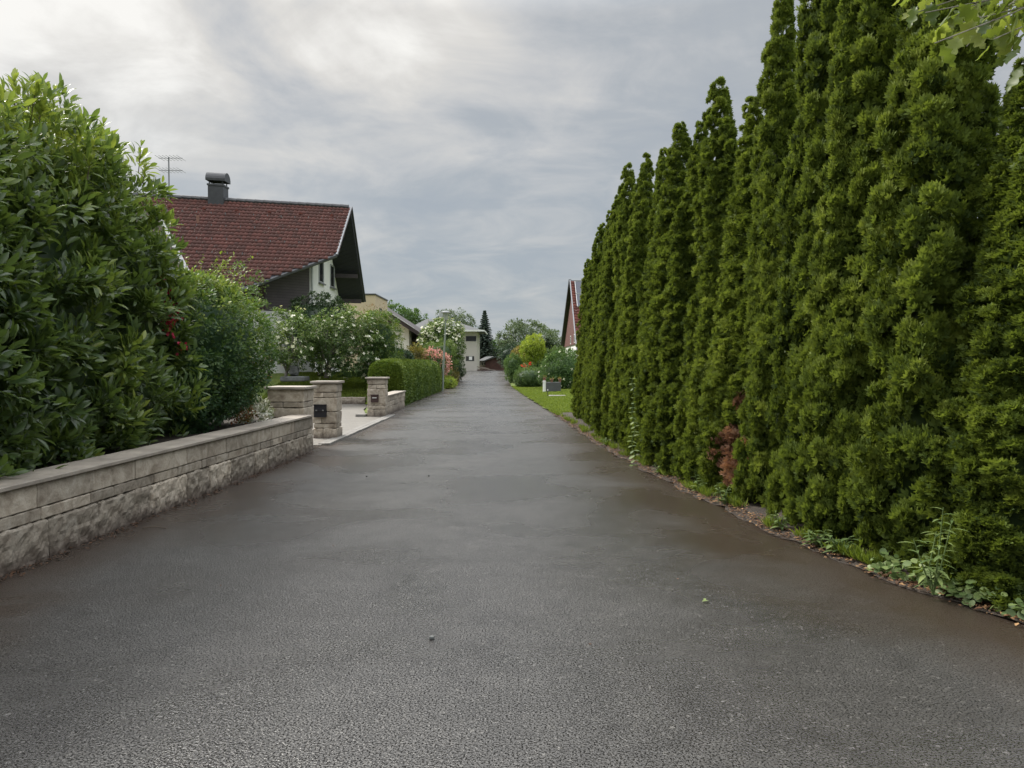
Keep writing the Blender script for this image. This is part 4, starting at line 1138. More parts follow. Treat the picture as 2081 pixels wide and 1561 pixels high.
mb.add([*E, A, B], [(0, 1, 5, 4), (1, 2, 5), (2, 3, 4, 5), (3, 0, 4), (3, 2, 1, 0)]); rf = mb.build('roof', 'grey_slate', h4)
mb = MB(); mb.box(-15.4, -3.95, 112.50, 112.59, 6.12, 6.34); mb.box(-3.98, -3.88, 112.6, 125.4, 6.12, 6.30); mb.build('fascia', 'white_paint', rf)
mb = MB(); mb.tube([P(896, 648, 118), P(896, 636, 118)], .28, 10); mb.build('flue', 'light_metal', rf)
win(h4, 'y', 113.6, -6.65, -5.15, 4.75, 5.5, .06, 'dark_metal', sgn=-1)
f = win(h4, 'y', 113.6, -6.65, -5.45, 1.9, 2.6, .06, 'dark_metal', sgn=-1)
mb = MB(); mb.box(-6.2, -5.75, 113.56, 113.59, 2.05, 2.54); mb.build('blind', 'white_paint', f)
# shed
sh = thing('shed', 'low brown wooden shed with a shallow grey roof where the road ends', 'shed', (-3, 124.0, .5))
X0, X1, XM = P(986, 740, 124.0).x, P(1035, 740, 124.0).x, P(1010, 740, 124.0).x
XL = P(969, 740, 124.0).x
mb = MB(); mb.slab([(X0, 124.0, .4), (X1, 124.0, .4), (X1, 124.0, 1.95), (XM, 124.0, 2.55), (X0, 124.0, 1.95)], 5, (0, 1, 0)); mb.build('wall', 'boards_shed', sh)
mb = MB(); mb.box(X0 + .7, X0 + 1.9, 123.93, 123.998, .5, 1.9); mb.box(X0 + 2.0, X0 + 3.2, 123.93, 123.998, .5, 1.9); mb.build('door', 'brown_wood', sh)
mb = MB(); mb.slab([(X0 - .2, 123.5, 1.95), (XM, 123.5, 2.68), (XM, 129.5, 2.68), (X0 - .2, 129.5, 1.95)], .1); mb.slab([(XM + .002, 123.5, 2.68), (X1 + .3, 123.5, 1.93), (X1 + .3, 129.5, 1.93), (XM + .002, 129.5, 2.68)], .1)
mb.slab([(XL - .2, 124.4, 1.9), (X0 - .21, 123.9, 2.0), (XM - .6, 128.5, 2.72), (XL + 1.3, 128.5, 2.66)], .1); mb.build('roof', 'grey_slate', sh)
mb = MB(); mb.box(XL, X0 - .002, 125.0, 128.0, .4, 1.86); sw_ = mb.build('side_wall', 'timber', sh)
for i in range(3): win(sh, 'y', 125.0, XL + .25 + i * .42, XL + .58 + i * .42, 1.25, 1.75, .04, 'white_paint', sgn=-1)
pl = thing('timber_pile', 'heap of pale planks and beams lying in front of the shed', 'timber', (-4.2, 116, .5))
r = np.random.default_rng(5)
for nm, n_, mt in (('planks', 22, 'timber'), ('beams', 12, 'brown_wood')):
    mb = MB()
    for i in range(n_):
        a = P(966 + r.uniform(0, 30), 750, 117).x; q0 = Vector((a, 117 + r.uniform(-2, 2), .5 + r.uniform(0, .75) * max(.15, 1 - (a + 6) / 3.2)))
        q1 = q0 + Vector((r.uniform(1, 2.4), r.uniform(-.6, .6), -r.uniform(.1, .5))); q1.z = max(.52, q1.z)
        mb.tube([q0, q1], r.uniform(.04, .09), 4)
    mb.build(nm, mt, pl)

# red barn house on the right
h5 = thing('house', 'red wooden gabled house with solar panels on its roof, peeping past the thujas', 'house', (9, 65, .2))
BX = 4.75; AY, AZ = 64.4, 8.35
def far5(y): return AZ - (y - AY) * .47
def near5(y): return AZ - (AY - y) * .87
mb = MB(); mb.slab([(4.95, 58.8, 3.1), (4.95, 75.0, 3.1), (4.95, AY, AZ - .3), (4.95, 58.8, near5(58.8) - .3)], .25, (1, 0, 0)); mb.build('gable_wall', 'boards_barn', h5)
mb = MB(); mb.slab([(5.05, 58.6, 0), (5.05, 75.0, 0), (5.05, 75.0, 3.098), (5.05, 58.6, 3.098)], .25, (1, 0, 0)); mb.slab([(5.31, 58.62, 0), (16, 58.62, 0), (16, 58.62, 3.0), (5.31, 58.62, 3.0)], .25, (0, 1, 0)); mb.build('wall', 'white_plaster', h5)
mb = MB(); mb.slab([(BX, AY, AZ), (BX, 57.6, near5(57.6)), (17, 57.6, near5(57.6)), (17, AY, AZ)], .16, (0, 0, -1)); mb.slab([(BX, AY + .003, AZ), (17, AY + .003, AZ), (17, 76, far5(76)), (BX, 76, far5(76))], .16, (0, 0, -1)); rf = mb.build('roof', 'soffit', h5)
v5 = Vector((0, 1, .87)).normalized()
tile_roof('tiles', (BX, 57.6, near5(57.6)), (1, 0, 0), tuple(v5), [(0, 0), (8, 0), (8, 8.9), (0, 8.9)], 'tiles_red', rf, .3, .34, .006, .04)
mb = MB(); mb.tube([(BX - .02, AY, AZ + .02), (BX - .02, 57.5, near5(57.5) + .02)], .06, 4); mb.build('verge_board', 'grey_metal', h5)
mb = MB(); mb.tube([(BX - .02, AY, AZ), (BX - .02, 76, far5(76))], .14, 4); mb.build('far_verge_board', 'soffit', h5)
for row in range(2):
    for c_ in range(3):
        o_ = Vector((BX + .35 + c_ * 1.1, 0, 0)) + Vector((0, AY, AZ)) - v5 * (.25 + (row + 1) * 1.72) + Vector((0, -.09, .1))
        mb = MB(); mb.slab([o_, o_ + Vector((1.02, 0, 0)), o_ + Vector((1.02, 0, 0)) + v5 * 1.65, o_ + v5 * 1.65], .04, (0, .87, -1))
        sp_ = mb.build('solar_panel', 'solar', h5)
        mb = MB(); e1, e2 = Vector((1.02, 0, 0)), v5 * 1.65
        for a_, b_ in ((o_, o_ + e1), (o_ + e2, o_ + e1 + e2), (o_, o_ + e2), (o_ + e1, o_ + e1 + e2)): mb.tube([a_, b_], .03, 4)
        mb.build('panel_frame', 'light_metal', sp_)
for y0 in (62.0, 66.0): win(h5, 'x', 4.95, y0, y0 + .8, 3.2, 3.9, .07, 'white_paint', sgn=-1)

# ------------------------------------------------------------------ street lamp
lx = P(899, 760, 45).x
lp = thing('street_lamp', 'slim grey green street lamp with a flat mushroom cap beyond the clipped hedge', 'street lamp', (lx, 45, 0))
top = P(906, 652, 45)
mb = MB(); mb.tube([(lx, 45, 0), (lx + .05, 45, 1.2), (top.x, 45, top.z)], [.075, .065, .04], 10); mb.build('pole', 'post_green', lp)
mb = MB(); mb.tube([(top.x, 45, top.z), (top.x, 45, top.z + .05), (top.x, 45, top.z + .45)], [.06, .11, .17], 12); mb.build('lantern_glass', 'light_metal', lp)
mb = MB(); mb.tube([(top.x, 45, top.z + .45), (top.x, 45, top.z + .47), (top.x, 45, top.z + .58)], [.31, .32, .05], 16); mb.build('lamp_cap', 'grey_metal', lp)

# ------------------------------------------------------------------ clipped hedge
hd = thing('clipped_hedge', 'long rounded box cut hedge beside the road behind the short wall', 'hedge', (-4.6, 37, 0))
r = np.random.default_rng(61); n = 150000
y = r.uniform(28.6, 46.0, n); a = r.uniform(-0.85, math.pi + 0.85, n)
ca, sa = np.cos(a), np.sin(a); pw = (np.abs(ca) ** 3 + np.abs(sa) ** 3) ** (-1 / 3)
endf = np.clip(np.minimum((y - 28.5) / .55, (46.1 - y) / 1.8), 0, 1) ** .5
wv = 1 + .025 * np.sin(y * 1.7) + .02 * np.sin(y * 4.1 + a)
hw = .62 * (.55 + .45 * endf) * wv; hh = (1.04 * (.5 + .5 * endf)) * wv
pos = np.stack([-4.66 + ca * pw * hw, y, .62 + sa * pw * hh], 1)
out = np.stack([ca, np.zeros(n), sa], 1)
m2 = 16000   # near end cap
u_, v_ = r.uniform(-1, 1, m2), r.uniform(-1, 1, m2); keep = np.abs(u_) ** 4 + np.abs(v_) ** 4 < 1; u_, v_ = u_[keep], v_[keep]; rr = (np.abs(u_) ** 3 + np.abs(v_) ** 3)
pe = np.stack([-4.66 + u_ * .62, 28.45 + .45 * rr, .80 + v_ * .85], 1); oe = np.tile([0, -1.0, .2], (len(pe), 1))
pos = np.vstack([pos, pe]); out = np.vstack([out, oe]); n = len(pos)
pos = pos + out * r.normal(size=(n, 1)) * .025; mk = pos[:, 2] > 0.02; pos, out = pos[mk], out[mk]; n = len(pos)
wb = wobble(r, 6, 1.6)
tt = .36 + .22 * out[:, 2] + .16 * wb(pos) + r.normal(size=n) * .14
cV = []; cQ = []; nu = 16
for i, yy in enumerate(np.linspace(28.7, 45.9, 30)):
    ef = max(0.05, min((yy - 28.4) / .55, (46.1 - yy) / 1.8, 1)) ** .5
    for j in range(nu):
        aa = 2 * math.pi * j / nu; c_, s_ = math.cos(aa), math.sin(aa); p_ = (abs(c_) ** 3 + abs(s_) ** 3) ** (-1 / 3)
        cV.append((-4.66 + c_ * p_ * .55 * (.55 + .45 * ef), yy, max(0.0, .62 + s_ * p_ * .90 * (.5 + .5 * ef))))
for i in range(29):
    for j in range(nu): cQ.append((i * nu + j, i * nu + (j + 1) % nu, (i + 1) * nu + (j + 1) % nu, (i + 1) * nu + j))
off = np.array(world_off(hd))
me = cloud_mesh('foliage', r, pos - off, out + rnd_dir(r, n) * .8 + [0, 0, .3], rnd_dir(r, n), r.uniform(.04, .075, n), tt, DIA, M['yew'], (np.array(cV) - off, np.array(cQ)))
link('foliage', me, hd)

# ------------------------------------------------------------------ trees and shrubs of the gardens
def shrub(name, lab, cat, c, rad, n, rc, nl, size, tmpl, mat, seed, trunk=None, **kw):
    base = (c[0], c[1], trunk if trunk is not None else max(0, c[2] - rad[2]))
    t = thing(name, lab, cat, base)
    d = bush_data(seed, c, rad, n, rc, nl, size, **kw)
    bush_part(t, 'crown' if trunk is not None else 'foliage', d, tmpl, mat)
    return t, d
# dogwoods
t, d = shrub('flowering_dogwood', 'wide dogwood covered in creamy white flowers on the raised lawn', 'dogwood', (-6.75, 32.0, 2.30), (1.5, 1.2, 1.22), 420, .22, 34, .09, DIA, 'dogwood', 71,
             trunk=bankz(-6.9, 32.0) - .03, tint=(.42, .22), top=.5, zmin=1.05, core=0, inner=.45, lump=.16, up=-.1)
limbs(t, 'trunk', (-7.55, 32.0, 1.05), [(-7.9, 31.8, 3.3), (-6.7, 31.7, 3.5), (-7.3, 31.2, 2.9), (-6.1, 32.0, 3.2), (-8.1, 32.0, 2.2), (-5.9, 31.6, 2.3), (-7.2, 32.6, 3.4)], .09, .012, 'greybark', 7, .12)
blossoms(t, 'blossoms', d, 310, .08, BRACT, 'bract', 2, lambda p: (p[:, 1] < 33) & ((p[:, 0] > -7.0) | (p[:, 2] > 2.6) | (p[:, 2] < 1.9)), .10)
t, d = shrub('flowering_dogwood', 'narrower flowering dogwood left of the wide one, rising behind the barberry', 'dogwood', (-8.75, 30.6, 2.55), (.95, .9, 1.25), 200, .2, 30, .085, DIA, 'dogwood', 72,
             trunk=.9, tint=(.5, .22), top=.3, zmin=1.2, core=0, inner=.4, lump=.16, up=-.1)
limbs(t, 'trunk', (-8.8, 30.7, .95), [(-9.2, 30.5, 3.0), (-8.4, 30.3, 3.3), (-8.7, 31, 3.2), (-8.2, 30.6, 2.4)], .07, .01, 'greybark', 8, .15)
blossoms(t, 'blossoms', d, 110, .08, BRACT, 'bract', 3, lambda p: p[:, 1] < 31, .10)
t, d = shrub('holly_tree', 'dark round evergreen against the white house wall behind the dogwoods', 'holly', (-8.15, 34.0, 3.1), (1.55, 1.0, 1.35), 420, .17, 34, .075, DIA, 'holly', 73, trunk=1.1, tint=(.45, .25), top=.3, core=.7, inner=.75)
limbs(t, 'trunk', (-8.3, 34.1, 1.1), [(-8.7, 34, 2.6), (-7.8, 34, 2.6), (-8.2, 34.3, 3)], .1, .03, 'bark', 9, .4)
t, d = shrub('leafy_shrub', 'tall green shrub with reddish shoots right of the wide dogwood', 'shrub', (-5.55, 32.7, 2.15), (.85, .85, 1.55), 360, .17, 32, .065, DIA, 'shrub', 74, tint=(.5, .2), top=.1, core=.7, zmin=.8)
r = np.random.default_rng(8); k = 120; pos = np.stack([r.normal(-5.75, .3, k), r.normal(32.5, .3, k), r.uniform(3.4, 4.05, k)], 1)
link('red_shoots', cloud_mesh('red_shoots', r, pos - np.array(world_off(t)), rnd_dir(r, k) * .5 + [0, 0, 1], rnd_dir(r, k), r.uniform(.06, .1, k), r.uniform(.3, 1, k), NARROW, M['berberis']), t)
# hedge-side shrubs
shrub('juniper', 'dark blue green juniper over the near end of the clipped hedge', 'juniper', (-7.0, 48, 1.45), (1.15, 1.0, 1.05), 240, .2, 30, .085, FAN, 'juniper', 75, tint=(.45, .2), core=.72)
shrub('golden_shrub', 'golden green shrub between the dark juniper and the pink blossom', 'shrub', (-5.95, 49.2, 1.6), (.62, .6, 1.15), 150, .18, 26, .09, DIA, 'golden', 76, tint=(.45, .22), core=.65)
t, d = shrub('blossom_shrub', 'shrub covered in pale pink blossom left of the street lamp', 'shrub', (-4.95, 50, 1.5), (.88, .8, .85), 200, .17, 20, .075, DIA, 'farleaf', 77, tint=(.4, .2), core=.6)
blossoms(t, 'blossoms', d, 1500, .085, ROUND, 'pink', 5, lambda p: p[:, 1] < 50.5, .11)
t, d = shrub('snowball_tree', 'round snowball bush with white blossom balls behind the street lamp', 'viburnum', (-5.35, 60, 3.1), (1.62, 1.3, 1.75), 420, .26, 30, .11, DIA, 'dogwood', 78, trunk=.1, tint=(.4, .22), top=.25, core=.68, inner=.7)
blossoms(t, 'blossoms', d, 260, .13, BRACT, 'bract', 6, lambda p: (p[:, 1] < 60.5) & (p[:, 2] > 2.9), .12)
limbs(t, 'trunk', (-5.4, 60.2, .1), [(-5.8, 60, 2.5), (-4.9, 60, 2.6), (-5.3, 60.4, 3)], .12, .03, 'bark', 10, .4)
shrub('feathery_shrub', 'feathery light green shrub in front of the snowball bush', 'shrub', (-5.3, 57, 2.0), (1.2, .9, 1.25), 220, .2, 30, .11, NARROW, 'dogwood', 79, tint=(.55, .2), top=.2, core=.7)
shrub('grey_green_shrub', 'rounded grey green shrub right of the street lamp by the road', 'shrub', (-5.0, 66, 1.25), (.92, .9, 1.25), 220, .18, 30, .09, DIA, 'fartree', 80, tint=(.3, .2), core=.72)
t, d = shrub('rose_bush', 'thin rose bush with pale blooms at the foot of the lamp', 'rose bush', (-4.55, 51.5, .95), (.55, .6, .75), 60, .16, 24, .07, DIA, 'farleaf', 81, tint=(.3, .2), core=0, inner=.3)
blossoms(t, 'blossoms', d, 90, .09, ROUND, 'pink', 7, None, .08)
shrub('lime_shrub', 'bright yellow green low shrub at the end of the clipped hedge', 'shrub', (-4.15, 50.0, .33), (.52, 1.3, .34), 130, .13, 26, .06, DIA, 'lime', 82, tint=(.5, .2), core=.7)
shrub('round_shrub', 'low dark olive shrub between lime shrub and grey green shrub', 'shrub', (-4.45, 56.5, .6), (.6, 1.1, .62), 130, .15, 26, .075, DIA, 'golden', 83, tint=(.2, .2), core=.7)
# right-hand gardens
shrub('mound_shrub', 'dense clipped green mound on the lawn edge across the road', 'shrub', (1.15, 51.0, .60), (1.0, 1.0, .66), 420, .12, 30, .05, DIA, 'dogwood', 84, tint=(.33, .16), core=.85, inner=.9, lump=.04, top=.3)
t, d = shrub('globe_willow', 'yellow green ball headed willow on a thin stem', 'willow', (1.52, 59, 2.65), (.86, .8, .92), 230, .16, 30, .15, NARROW, 'lime', 85, trunk=.1, tint=(.7, .22), top=.7, core=.4, inner=.45, up=.5, lump=.18)
mb = MB(); mb.tube([(1.72, 59, .05), (1.66, 59, 1.2), (1.55, 59, 2.3)], [.045, .04, .03], 8); mb.build('trunk', 'greybark', t)
shrub('orange_shrub', 'golden orange leaved shrub sloping down left of the globe willow', 'shrub', (.55, 64, 1.55), (.72, .9, 1.35), 200, .17, 28, .1, DIA, 'golden', 86, tint=(.75, .25), core=.7)
shrub('grassy_shrub', 'pale green willowy shrub leaning over the end of the road', 'shrub', (.15, 60, 1.15), (.72, 1.0, 1.05), 220, .17, 28, .12, NARROW, 'farleaf', 87, tint=(.65, .2), core=.7)
shrub('dark_bush', 'dark brown green bush behind the orange shrub', 'shrub', (-.1, 84, 2.2), (1.15, 1.1, 1.5), 140, .25, 26, .12, DIA, 'juniper', 88, tint=(.3, .2), core=.72)
t, d = shrub('slim_conifer', 'slim dark conifer between globe willow and red house', 'conifer', (2.95, 66, 1.8), (.52, .52, 1.85), 220, .13, 28, .09, FAN, 'holly', 89, trunk=.05, tint=(.35, .2), core=.72)
mb = MB(); mb.tube([(2.95, 66, .0), (2.95, 66, 1.5)], .06, 8); mb.build('trunk', 'bark', t)
t, d = shrub('pale_shrub', 'broad pale green shrub with a few white flowers beside the thuja row', 'shrub', (3.05, 46.5, 1.15), (1.35, 1.4, 1.25), 330, .2, 30, .085, DIA, 'farleaf', 90, tint=(.42, .24), core=.7, top=.3)
blossoms(t, 'blossoms', d, 60, .08, BRACT, 'bract', 9, lambda p: p[:, 1] < 47, .1)
t, d = shrub('poppy_clump', 'clump of garden plants with scarlet poppies behind the clipped mound', 'poppies', (1.0, 55.0, .75), (.85, .5, .65), 90, .14, 24, .1, NARROW, 'farleaf', 91, tint=(.4, .2), core=.5)
r = np.random.default_rng(92); pos = []
for (px, py) in ((1064, 742), (1066, 745), (1061, 743), (1077, 738), (1078, 740), (1075, 741)): pos.append(np.array(P(px, py, 54.3)) + r.normal(size=(7, 3)) * .05)
pos = np.vstack(pos); k = len(pos); link('blossoms', cloud_mesh('blossoms', r, pos - np.array(world_off(t)), rnd_dir(r, k), rnd_dir(r, k), r.uniform(.06, .1, k), r.uniform(0, 1, k), ROUND, M['poppy']), t)
shrub('low_shrub', 'green shrub under the red house, left of the pale shrub', 'shrub', (3.6, 60, 1.3), (1.5, 1.2, 1.4), 260, .2, 28, .1, DIA, 'dogwood', 93, tint=(.35, .22), core=.7)

def far_tree(name, lab, cat, x, y, ztop, rx, mat, seed, zbase=None, rz=None, n=240, size=.3, rc=.6, lean=0, core=.45, top=.2, tint=(.45, .22)):
    zb = gz(y); rz = rz or rx * .8
    t = thing(name, lab, cat, (x, y, zb))
    d = bush_data(seed, (x, y, ztop - rz), (rx, rx * .9, rz), n, rc, 30, size, p=2.1, up=0.0, lump=.2, inner=.55, tint=tint, top=top, core=core, zmin=zb + .2)
    bush_part(t, 'crown', d, DIA, mat)
    r = np.random.default_rng(seed)
    tips = [(x + math.cos(a) * rx * .6, y + math.sin(a) * rx * .5, ztop - rz * r.uniform(.5, 1.1)) for a in np.linspace(0, 6.28, 7)[:-1]]
    limbs(t, 'trunk', (x, y, zb), tips + [(x, y, ztop - rz * .4)], max(.12, rx * .07), .03, 'bark', seed, .45)
    return t
far_tree('broadleaf_tree', 'bright green round tree above the roof of the white house', 'tree', P(818, 650, 138).x, 138, 11.7, 4.2, 'farleaf', 101, n=300, size=.34)
far_tree('birch_tree', 'pale greyish birch crown behind the chimney of the hip roofed house', 'tree', P(917, 650, 142).x, 142, 11.6, 2.9, 'fartree', 102, rz=4.2, n=200, size=.28, core=0)
far_tree('birch_tree', 'lower pale birch between the hip roofed house and the spruce', 'tree', P(946, 660, 140).x, 140, 9.8, 2.6, 'fartree', 103, rz=3.8, n=180, size=.28, core=0)
far_tree('locust_tree', 'broad airy tree with a flat spreading crown at the end of the road', 'tree', P(1070, 690, 128).x, 128, 8.25, 5.0, 'fartree', 104, rz=2.6, n=330, size=.3, rc=.7, core=0)
far_tree('broadleaf_tree', 'mid green tree standing behind the shed roof', 'tree', P(1022, 715, 142).x, 142, 5.1, 2.9, 'farleaf', 105, rz=2.2, n=220, size=.3)
far_tree('broadleaf_tree', 'dark green tree left of the shed behind the spruce foot', 'tree', P(985, 720, 144).x, 144, 4.6, 3.4, 'farblue', 106, rz=2.3, n=220, size=.3)
far_tree('broadleaf_tree', 'olive tree crown between the airy tree and the red house', 'tree', P(1122, 700, 110).x, 110, 5.6, 3.0, 'fartree', 107, rz=2.6, n=220, size=.26, tint=(.3, .2))
far_tree('broadleaf_tree', 'deep green tree behind the globe willow', 'tree', P(1078, 715, 105).x, 105, 4.3, 3.2, 'farleaf', 108, rz=2.2, n=240, size=.25, tint=(.25, .2))
# spruce
sx_, sy_ = P(985, 700, 137).x, 137
t = thing('spruce_tree', 'dark pointed spruce with tiered branches behind the shed', 'spruce', (sx_, sy_, gz(137)))
r = np.random.default_rng(111); pos = []; dd = []; nn = []; sz = []; tt = []
mb = MB(); mb.tube([(sx_, sy_, .3), (sx_, sy_, 6), (sx_, sy_, 10.4)], [.2, .12, .02], 8)
zt = P(985, 632, 137).z
for lv in range(26):
    f = lv / 25; z = 2.2 + (zt - 2.3) * f; L = 2.5 * (1 - f) ** .85 + .15
    for b_ in range(11):
        a = b_ * 0.571 + lv * 1.3 + r.normal() * .15; LL = L * r.uniform(.7, 1.1)
        tip = np.array([math.cos(a) * LL, math.sin(a) * LL, -.22 * LL + .1])
        mb.tube([(sx_, sy_, z), (sx_ + tip[0], sy_ + tip[1], z + tip[2])], [.03, .008], 4)
        for q in range(34):
            g = r.uniform(.12, 1.0); p_ = np.array([sx_, sy_, z]) + tip * g + np.array([0, 0, -.03])
            s_ = unit(np.array([-math.sin(a), math.cos(a), 0]) * r.choice([-1, 1]) + tip * .5 + [0, 0, -.25])
            pos.append(p_); dd.append(s_ + [0, 0, r.normal() * .3]); nn.append(list(r.normal(size=3) + [0, 0, .4])); sz.append(.36 * (1.1 - .5 * g)); tt.append(r.uniform(.1, .8))
link('crown', cloud_mesh('crown', r, np.array(pos) - np.array(world_off(t)), np.array(dd), np.array(nn), np.array(sz), np.array(tt), FAN, M['farblue']), t)
mb.build('trunk', 'bark', t)

# ------------------------------------------------------------------ small things on the lawns
q0, q1 = P(1110, 797, 42), P(1140, 778, 42)
t = thing('stone_trough', 'dark grey rectangular stone trough on the lawn beyond the thujas', 'trough', (q0.x + .4, 42, .05))
mb = MB(); mb.rough((q0.x, 42, .02), (q1.x, 42.5, .58), .15, .008, .02); mb.build('basin', 'grey_slate', t)
mb = MB(); mb.rough((q0.x - .02, 41.96, .0), (q1.x + .04, 42.54, .06), .2, .008, .01); mb.build('plinth', 'slab', t)
t = thing('white_post', 'short rough white post at the left end of the dark trough', 'post', (q0.x - .1, 42.1, .05))
mb = MB(); mb.rough((q0.x - .17, 41.95, .02), (q0.x - .03, 42.15, .60), .06, .012, .01); mb.rough((q0.x - .18, 41.94, .6), (q0.x - .02, 42.16, .66), .06, .004, .01); mb.build('shaft', 'white_paint', t)
for i, dx in enumerate((-.09, .30, .74)):
    t = thing('clay_pot', ['left clay pot on the white post by the trough', 'middle clay pot on the dark trough', 'right clay pot on the dark trough'][i], 'pot', (q0.x + dx, 42.12, .58 if i else .66), 'small clay pots on the trough')
    x_, z_ = q0.x + dx, (.583 if i else .663)
    mb = MB(); mb.tube([(x_, 42.08, z_), (x_, 42.08, z_ + .12), (x_, 42.08, z_ + .125), (x_, 42.08, z_ + .17)], [.055, .075, .09, .09], 12); mb.build('pot_body', 'clay', t)
    d = bush_data(200 + i, (x_, 42.08, z_ + .19), (.08, .08, .05), 10, .04, 12, .04, core=0); bush_part(t, 'plant_tuft', d, DIA, 'golden')
q = P(1130, 809, 36.5)
t = thing('stone_slab', 'flat grey stone slab lying in the lawn in front of the trough', 'slab', (q.x, 36.5, .05)); mb = MB(); mb.rough((q.x - .33, 36.1, .03), (q.x + .45, 36.9, .11), .15, .01, .02); mb.build('slab_stone', 'slab', t)
q = P(1112.5, 810, 36); t = thing('garden_stake', 'thin green stake in the lawn left of the flat slab', 'stake', (q.x, 36, .03)); mb = MB(); mb.tube([(q.x, 36, 0), (q.x + .015, 36, .36)], .014, 6); mb.build('rod', 'dark_wood', t)
mb = MB(); mb.tube([(q.x + .015, 36, .34), (q.x + .015, 36, .40)], .02, 6); mb.build('tip', 'white_paint', t)
q = P(598, 742, 30.5)
t = thing('garden_boulder', 'dark grey boulder on a flat plinth under the narrow dogwood', 'boulder', (q.x, 30.5, 1.0))
mb = MB(); mb.rough((q.x - .17, 30.3, 1.10), (q.x + .17, 30.65, 1.50), .07, .05, .1); mb.build('rock', 'boulder', t)
mb = MB(); mb.rough((q.x - .45, 30.1, .9), (q.x + .5, 30.9, 1.09), .2, .02, .04); mb.build('plinth', 'boulder', t)
t = thing('step_block', 'small pale step block against the far pillar on the driveway', 'step', (-4.5, 23.4, 0)); mb = MB(); mb.rough((-4.62, 23.2, 0.0), (-4.33, 23.6, .09), .1, .006, .01); mb.build('step_stone', 'slab', t)

# ------------------------------------------------------------------ overhanging branch, top right
t = thing('overhanging_tree', 'twig with pale lobed leaves hanging in from the top right corner', 'tree', (5.2, 2.6, 0))
r = np.random.default_rng(131)
twigs = []
def tw(a, b, n_=4, sag=.05):
    a, b = Vector(a), Vector(b); return [a.lerp(b, i / n_) + Vector((r.normal() * .012, r.normal() * .012, -sag * math.sin(math.pi * i / n_))) for i in range(n_ + 1)]
root = Vector((4.3, 2.9, 4.1)); mb = MB()
mb.tube([(5.2, 2.6, -.05), (5.1, 2.65, 2), (4.9, 2.75, 3.6), root], [.12, .10, .07, .035], 10)
mb.tube([root, (3.2, 3.1, 3.75), (2.5, 3.2, 3.45)], [.035, .022, .012], 8)
ends = [(1835, -10), (1880, 25), (1905, 60), (1955, 20), (1990, 35), (2040, 60), (2070, 95), (1925, 80), (2000, -20), (2060, 10), (1860, -30), (1960, 60), (1845, 30), (1900, 90), (1930, 40), (1975, 90), (2020, 20), (2050, 110), (2080, 60), (2075, 150), (1880, -10), (2010, 80), (1950, -30), (2035, -10)]
pos = []; dd = []; nn = []; sz = []; tt = []
for (px, py) in ends:
    e = P(px, py, 3.2 + r.uniform(-.25, .35)); s_ = Vector((2.5 + r.uniform(-.3, .7), 3.2 + r.uniform(-.1, .1), 3.4 + r.uniform(.0, .15)))
    pts = tw(s_, e); mb.tube(pts, [.006, .005, .004, .003, .002], 5)
    for m_ in range(9):
        f = .45 + .55 * m_ / 8; p_ = s_.lerp(e, f)
        sd_ = np.array([r.normal(), r.normal() * .6, -.9 - abs(r.normal()) * .4]); pos.append(np.array(p_) + r.normal(size=3) * .02); dd.append(sd_ + np.array([-.6, 0, 0])); nn.append(rnd_dir(r, 1)[0] + [0, -.8, .5]); sz.append(r.uniform(.06, .12)); tt.append(r.uniform(0, .9))
mb.build('branch', 'greybark', t)
link('leaves', cloud_mesh('leaves', r, np.array(pos) - np.array(world_off(t)), np.array(dd), np.array(nn), np.array(sz), np.array(tt), T_lobed(), M['overhang']), t)

# ------------------------------------------------------------------ weeds, vine, litter
def plant(name, lab, cat, base, h, n, size, tmpl, mat, seed, spread=.12, group=None, tint=(.5, .2), stems=3):
    t = thing(name, lab, cat, base, group); r = np.random.default_rng(seed); mb = MB(); pos = []; dd = []; nn = []; sz = []; tt = []
    for s_ in range(stems):
        a = r.uniform(0, 6.28); e = np.array(base) + np.array([math.cos(a) * spread, math.sin(a) * spread, h * r.uniform(.6, 1)])
        b0 = np.array(base); mb.tube([b0, (b0 + e) / 2 + r.normal(size=3) * .02, e], [.006, .005, .003], 5)
        for m_ in range(n):
            f = .15 + .85 * (m_ + .5) / n; aa = m_ * 2.4 + s_
            pos.append(b0 + (e - b0) * f); dd.append([math.cos(aa), math.sin(aa), .35 - .3 * (1 - f)]); nn.append([0, 0, 1]); sz.append(size * r.uniform(.7, 1.2) * (1.1 - .4 * f)); tt.append(tint[0] + r.normal() * tint[1])
    mb.build('stems', mat, t)
    link('leaves', cloud_mesh('leaves', r, np.array(pos) - np.array(world_off(t)), np.array(dd), np.array(nn), np.array(sz), np.array(tt), tmpl, M[mat]), t)
    return t
g = P(1895, 1160, 5.35); plant('lanceleaf_weed', 'weed with long grey green pointed leaves against the near thujas', 'weed', (g.x - .02, 5.30, .03), .62, 15, .13, LANCE, 'weed', 141, .13, tint=(.6, .2), stems=4)
for i, (px, d_, h_, lab) in enumerate(((1440, 9.6, .22, 'small leafy weed left of the brown dead patch'), (1505, 8.75, .26, 'pale broadleaf weed under the brown dead patch'), (1230, 15.0, .22, 'small yellowish weed at the road edge near the far thujas'),
                                     (1355, 11.2, .2, 'low weed at the road edge right of the climbing vine'), (1690, 6.75, .17, 'flat rosette weed by the dark hollow under the thujas'), (1740, 6.45, .16, 'rosette weed right of the dark hollow'), (1610, 7.35, .2, 'tuft of weed left of the dark hollow'))):
    X = interp(REDGE, d_) + .06
    plant('weed', lab, 'weed', (X, d_, .02), h_, 8, .10 if h_ > .18 else .13, T_leaf(.16, .05, .3, 3), 'weed', 150 + i, .09, 'weeds along the foot of the thujas', (.55, .2), 4)
